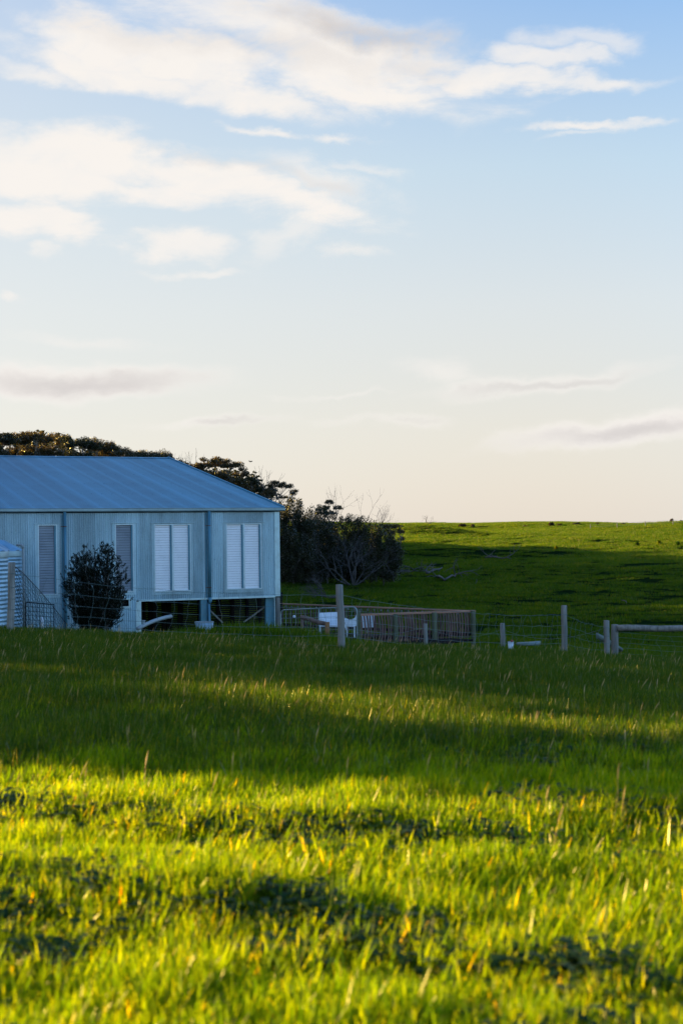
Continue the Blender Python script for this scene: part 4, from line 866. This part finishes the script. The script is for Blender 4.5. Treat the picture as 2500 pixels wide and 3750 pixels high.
# fallen branches and logs on the slope
def fallen(label, pts, Y, r0, seed, tw=5, name='fallen_branch', cat='fallen branch'):
    r = np.random.default_rng(seed); P = []
    for px, py in pts:
        # put each point on the ground where that direction meets it
        y_ = Y; 
        for _ in range(30):
            q = at(px, py, y_); g = hz(q[0], y_); e = q[2] - g
            y_ += e * 14 if abs(e) < 3 else math.copysign(20, e); y_ = min(max(y_, 60), 240)
        q = at(px, py, y_); P.append(np.array([q[0], y_, hz(q[0], y_) + r0 * 1.2 + .1]))
    mb = MB(); PP = []
    for a, b in zip(P[:-1], P[1:]):
        for t in (0, .33, .66): PP.append(a * (1 - t) + b * t + r.normal(size=3) * .08)
    PP.append(P[-1]); mb.tube(PP, list(np.linspace(r0, r0 * .4, len(PP))), 6)
    for k in range(tw):
        i_ = int(r.integers(0, len(PP))); d = r.normal(size=3); d[2] = abs(d[2]) * .7 + .1; bare(mb, PP[i_], d, .8 + .5 * r.random(), r0 * .5, 2, r, .6, 0)
    return tag(mb.build(name, M_dead), label, cat, 'fallen branches on the slope')
fallen('long pale curving fallen log right under the bare grey shrub', [(1322, 2056), (1370, 2058), (1405, 2066), (1440, 2070)], 130, .13, 1, 3)
fallen('tangle of pale fallen branches nearest the shed corner', [(1035, 2072), (1070, 2070), (1110, 2073)], 125, .14, 2, 9)
fallen('short fallen branch pile under the big dark bushy tree', [(1185, 2050), (1215, 2046), (1235, 2042)], 130, .12, 3, 4)
fallen('thin fallen stick lying right of the branch pile', [(1160, 2080), (1185, 2077), (1200, 2079)], 122, .09, 4, 2)
fallen('low grey fallen branch running left of the forked one on the slope', [(1445, 2102), (1500, 2100), (1560, 2098)], 122, .13, 5, 5)
fallen('forked fallen branch with an upturned end lower on the slope', [(1598, 2120), (1625, 2128), (1665, 2118), (1675, 2112)], 118, .13, 6, 4)
fallen('pale broken branch end pointing right above the forked branch', [(1562, 2106), (1590, 2098), (1618, 2088)], 120, .14, 7, 3)
fallen('dark fallen branch alone higher on the open slope', [(1782, 2045), (1820, 2050), (1870, 2054)], 135, .11, 8, 4)
fallen('small stick standing up at the right of the fallen branches', [(1742, 2140), (1744, 2128)], 118, .05, 9, 0)
fallen('short stick lying far right on the dark slope', [(2278, 2203), (2293, 2213)], 100, .05, 10, 0)
# dead brush lying down the slope
p = at(1130, 2130, 112); r = np.random.default_rng(8); mb = MB(); z = hz(p[0] + 1.2, 112)
for k in range(9): bare(mb, (p[0] + 1.5, 112, z + .1), (-1 - .6 * r.random(), r.normal() * .4, .35 + .9 * r.random()), .95, .045, 4, r, .5, -.02)
mb.tube([(p[0] + 1.5, 112, z + .1), (p[0] + 2.2, 112, z + .15), (p[0] + 2.7, 112, z + .45)], [.10, .12, .10], 7)
tag(mb.build('fallen_branch', M_dead), 'large twiggy dead treetop lying on the slope above the gate', 'fallen branch', 'fallen branches on the slope')

# garden shrub before the shed wall
sp_ = at(345, 2300, 43.5); root = thing('garden_shrub', 'dense dark upright shrub growing in front of the shed wall', 'shrub', (sp_[0], 43.5, hz(sp_[0], 43.5)))
r = np.random.default_rng(31); bz = hz(sp_[0], 43.5); mb = MB(); Vs, Fs, Rs, off = [], [], [], 0
tops = [(385, 2003), (372, 2020), (398, 2025), (345, 2032), (322, 2020), (308, 2032), (292, 2042), (278, 2052), (418, 2045), (432, 2062), (440, 2090), (262, 2090), (252, 2110), (246, 2135), (442, 2130), (250, 2165), (436, 2170), (430, 2200), (262, 2200), (430, 2225), (270, 2240), (330, 2060), (360, 2060), (300, 2090), (400, 2080), (345, 2100), (458, 2190), (425, 2250), (290, 2262), (320, 2150), (370, 2150), (400, 2150), (340, 2190), (300, 2180), (375, 2200), (405, 2215), (310, 2225), (345, 2240), (380, 2250)]
for (px, py) in tops:
    Yt = 43.5 + r.normal() * .30; e = at(px + r.normal() * 3, py, Yt); st = np.array([sp_[0] + r.normal() * .12, 43.5 + r.normal() * .1, bz]); pts = branch(mb, st, e, .022, .006, r, .08, 6, .04)
    # sprigs of narrow upright leaves along the upper part of each stem
    for q in range(85):
        t = .35 + .65 * r.random() ** .8; i_ = min(5, int(t * 6)); f = t * 6 - i_; c = pts[i_] * (1 - f) + pts[i_ + 1] * f + r.normal(size=3) * np.array([.10, .10, .08])
        d = np.array([r.normal() * .5 + (c[0] - sp_[0]) * .4, r.normal() * .5, .9]); d /= np.linalg.norm(d); L = .10 + .10 * r.random(); n_ = 20
        tt = r.random(n_); P = c + np.outer(tt * L, d); a = d + r.normal(size=(n_, 3)) * .5; a /= np.linalg.norm(a, axis=1)[:, None]; b = np.cross(a, r.normal(size=(n_, 3))); b /= np.linalg.norm(b, axis=1)[:, None]
        l_ = (.026 + .016 * r.random(n_))[:, None]; V = np.stack([P, P + a * l_ + b * .009, P + a * l_ * 2, P + a * l_ - b * .009], 1).reshape(-1, 3)
        Vs.append(V); Fs.append(np.arange(4 * n_).reshape(-1, 4) + off); off += len(V); Rs.append(np.repeat(np.clip(r.random() * .6 + .4 * r.random(n_), 0, 1), 4))
mb.build('stems', M_bark, root); me = from_arrays('foliage', np.concatenate(Vs), np.concatenate(Fs)); col_attr(me, np.concatenate(Rs)); me.materials.append(M_shrub); link('foliage', me, None, root)

# unseen windbreak and wood left of view, placed and shaped to throw evening shadows
def generic(seed, H, Rr, name='coastal_tree'):
    r = np.random.default_rng(seed); root = thing(name, 'tall dark unseen tree of the windbreak, placed left of the paddock for its shade', 'tree', (0, 0, 0), 'unseen shade trees left of the paddock'); bl = []
    for k in range(9):
        a = k * 2.4; q = Rr * (.25 + .45 * r.random()); zc = H * (.32 + .56 * (k / 8)); rr_ = Rr * (.62 - .22 * (k / 8)); bl.append(((q * math.cos(a), q * math.sin(a), zc), (rr_, rr_, H * .15)))
    tree_parts(root, (0, 0, 0), bl, .25, .24, .22, M_leafd, M_bark, seed, clumps=14, twigs=3, cl=.5); return root
def dup(root, loc, sc_=(1, 1, 1), rz=0, label=None, group=None):
    o = root.copy(); sc.collection.objects.link(o); o.location = loc; o.scale = sc_; o.rotation_euler = (0, 0, rz)
    if label: o['label'] = label
    if group: o['group'] = group
    for ch in list(root.children):
        c = ch.copy(); sc.collection.objects.link(c); c.parent = o; c.matrix_parent_inverse = Matrix.Identity(4)
    return o
gens = [generic(61, 10, 3.2), generic(62, 10, 3.0), generic(63, 10, 3.4)]
U2 = np.array([-math.sin(R(SUN_AZ)), math.cos(R(SUN_AZ))]); V2 = np.array([math.cos(R(SUN_AZ)), math.sin(R(SUN_AZ))])
SPOTS = []
def shade_tree(q, s, H, w): p = U2 * s + V2 * q; SPOTS.append((p[0], p[1], H, w))
for s_ in (34, 37, 40, 44): shade_tree(7.5, s_, 10.5, .44)
shade_tree(9.5, 36, 6.0, .55)  # low unseen tree added to shade the left of the sunlit strip
for k in range(30):
    q = 11.4 + k * 3.0
    s_ = 37 + 3 * (k % 2)
    while U2[0] * s_ + V2[0] * q > -.26 * (U2[1] * s_ + V2[1] * q) - 6: s_ += 1
    shade_tree(q, s_, 11.5 + (k % 3) + (4.5 if 9 < k < 24 else 0), .85 if k == 0 else 1.05)
rr_ = np.random.default_rng(4)
for yy in np.arange(52, 205, 6.5):
    for j in range(4):
        xx = -.27 * yy - 8 - j * 8 + rr_.normal() * 1.5; SPOTS.append((xx, yy + rr_.normal() * 2, 12.5 + 2.5 * rr_.random(), 1.35))
for k, (xx, yy, H, w) in enumerate(SPOTS):
    g = gens[k % 3]; loc = (xx, yy, hz(xx, yy) - .1); s3 = (w, w, H / 10)
    if k < 3: g.location = loc; g.scale = s3
    else: dup(g, loc, s3, k * 1.1)
# back rows of the wood in view, their tops just under the skyline of the front row
wood_l = 'tree deep inside the dark wood behind the front row'
for yy in (163, 176, 190):
    for px in np.arange(-60, 960, 230 * 150 / yy / 1.0):
        pxj = px + rr_.normal() * 12; p = at(pxj, sk(pxj) + 14 + 8 * rr_.random(), yy); z = hz(p[0], yy); H = p[2] - z
        if H > 3: dup(gens[int(rr_.integers(0, 3))], (p[0], yy, z - .1), (1.1, 1.1, H / 9.6), rr_.random() * 6, wood_l, 'trees deep in the wood')

# skyline scrub and far posts
def tuftlet(label, px, py, w, h, seed, dead=False):
    Y = 246.0; p = at(px, py, Y); g = hz(p[0], Y); r = np.random.default_rng(seed); w, h = w * 1.25, h * 1.45; ww, hh = w / F * Y / 2, h / F * Y
    if dead:
        mb = MB(); [bare(mb, (p[0], Y, g - .1), d, hh * .55, .06, 3, r, .5, .1) for d in ((.1, 0, 1), (.5, 0, 1), (-.3, 0, .9))]; return tag(mb.build('dead_bush', M_dead), label, 'dead bush')
    c = np.array([[p[0] + (r.random() - .5) * ww * 1.3, Y, g + hh * (.3 + .3 * r.random())] for _ in range(5)]); V, Fq, rn = leaves(c, np.tile([ww * .5, ww * .5, hh * .5], (5, 1)), int(160 + 60 * w * h / 60), .10, r)
    me = from_arrays('scrub_bush', V, Fq); col_attr(me, rn); return tag(link('scrub_bush', me, M_leaf), label, 'bush', 'scrub bushes along the skyline')
tuftlet('bare windswept dead bush on the skyline', 1562, 1915, 30, 26, 1, True)
SB = [(1560, 36, 9, 'low scrub at the foot of the windswept dead bush'), (1690, 26, 10, 'wide low scrub bush third along the skyline'), (1730, 18, 8, 'small scrub bush just right of the wide low one'), (2017, 15, 11, 'round scrub bush standing highest on the bare middle of the skyline'), (2048, 14, 6, 'tiny scrub bush right of the round one on the skyline'), (2110, 24, 6, 'flat scrub patch on the skyline between the round bush and the fence'), (2455, 14, 10, 'scrub bush near the right end of the skyline'), (2492, 12, 5, 'tiny scrub bush at the right edge of the skyline'), (1922, 20, 5, 'flat pale scrub left of the round bush on the skyline'), (1608, 14, 5, 'tiny scrub bush right of the windswept dead bush'), (1400, 20, 7, 'low scrub on the skyline nearest the wood'), (2280, 12, 5, 'lone tiny scrub bush above the far fence posts'), (2185, 16, 5, 'faint scrub tuft on the skyline right of the flat patch')]
for k, (px, w, h, l) in enumerate(SB): tuftlet(l, px, 1922, w, h, 50 + k)
ff = thing('distant_fence', 'distant fence of thin posts crossing the sunlit hilltop', 'fence', (*at(2258, 1950, 225)[:2], hz(*at(2258, 1950, 225)[:2])))
pp_ = []
for px in (2258, 2361, 2462, 2560, 2160):
    Y = 225.0; p = at(px, 1950, Y); g = hz(p[0], Y); mb = MB(); mb.tube([(p[0], Y, g - .2), (p[0], Y, g + .85)], .07, 6); mb.build('post', M_post, ff); pp_.append((p[0], Y, g))
mb = MB(); pp_.sort()
for of in (.75, .45): mb.tube([(a, b, c + of) for a, b, c in pp_], .012, 4)
mb.build('wire', M_wire, ff)
# tussocks on the slope
for k, (px, py, w, l) in enumerate([(2330, 2000, 16, 'yellow green tussock on the upper slope at the right'), (2410, 1996, 12, 'small dark tussock on the slope right of the yellow green one'), (2035, 2017, 12, 'small tussock below the sunlit strip on the slope'), (2480, 2000, 12, 'dark tussock on the upper slope near the right edge')]):
    Y = 170.0
    for _ in range(30):
        q = at(px, py, Y); e = q[2] - hz(q[0], Y); Y = min(max(Y + e * 14, 80), 240)
    q = at(px, py, Y); r = np.random.default_rng(k); ww = w / F * Y; V, Fq, rn = leaves(np.array([[q[0], Y, hz(q[0], Y) + .25]]), np.array([[ww * .6, ww * .6, .35]]), 500, .09, r)
    me = from_arrays('tussock', V, Fq); col_attr(me, rn); tag(link('tussock', me, M_hill), l, 'tussock', 'tussocks on the slope')
# dry weeds near the shed
def weed_src(r):
    V, Fq, rd = blades(16, .10, (.25, .62), (.006, .010), 3, .5, (.05, 0), r); return V, Fq, rd
for k, (px, Y, n, l) in enumerate([(840, 38, 22, 'grey dry weeds before the undercroft between tub and mound'), (2105, 29.0, 9, 'brown dry weeds right of the tall grey post'), (1390 + 240, 34, 8, 'thin dry weeds in front of the pen corner')]):
    r = np.random.default_rng(70 + k); Vs, Fs, Rs, off = [], [], [], 0
    for j in range(n):
        c = on(px + r.normal() * (55 if n > 12 else 22), Y + r.normal() * .8); V, Fq, rd = weed_src(r); Vs.append(V * (1 if n > 12 else .7) + c); Fs.append(Fq + off); off += len(V); Rs.append(rd)
    me = from_arrays('dry_weeds', np.concatenate(Vs), np.concatenate(Fs)); col_attr(me, np.concatenate(Rs)); tag(link('dry_weeds', me, M_dryw), l, 'weeds', kind='stuff')
# pale mossy stone half sunk in the grass
st_ = at(1745, 2745, 9.3); gz_ = hz(st_[0], 9.3); mb = MB(); r = np.random.default_rng(5); vs = []
for i_ in range(7):
    for j in range(10):
        a, b = math.pi * i_ / 6, 2 * math.pi * j / 10; q = 1 + .18 * r.normal(); vs.append((st_[0] + .042 * q * math.sin(a) * math.cos(b), 9.3 + .05 * q * math.sin(a) * math.sin(b), gz_ + .07 + .035 * q * math.cos(a)))
mb.add(vs, [(i_ * 10 + j, i_ * 10 + (j + 1) % 10, (i_ + 1) * 10 + (j + 1) % 10, (i_ + 1) * 10 + j) for i_ in range(6) for j in range(10)], True)
tag(mb.build('stone', mat('lichen_stone', (.10, .10, .10), .95, var=.6, scale=40, bump=.5)), 'grey lumpy stone showing in the shaded grass right of centre', 'stone')
# bird far off over the wood
bp = at(917, 1691, 120); mb = MB(); mb.tube([bp + np.array([-.10, 0, 0]), bp, bp + np.array([.12, 0, -.02])], [.015, .04, .01], 6)
bo = mb.build('bird', M_dark); tag(bo, 'tiny dark bird flying over the trees right of the roof', 'bird')
for sg in (-1, 1):
    mb = MB(); w_ = [bp + np.array([-.03, 0, .02]), bp + np.array([.04, 0, .02]), bp + np.array([.02 + .1 * sg, sg * .2, .10]), bp + np.array([.18 * sg, sg * .34, .03])]; mb.add(w_, [(0, 1, 2), (1, 3, 2)]); o = mb.build('wing', M_dark); o.modifiers.new('t', 'SOLIDIFY').thickness = .01
    o.parent = bo
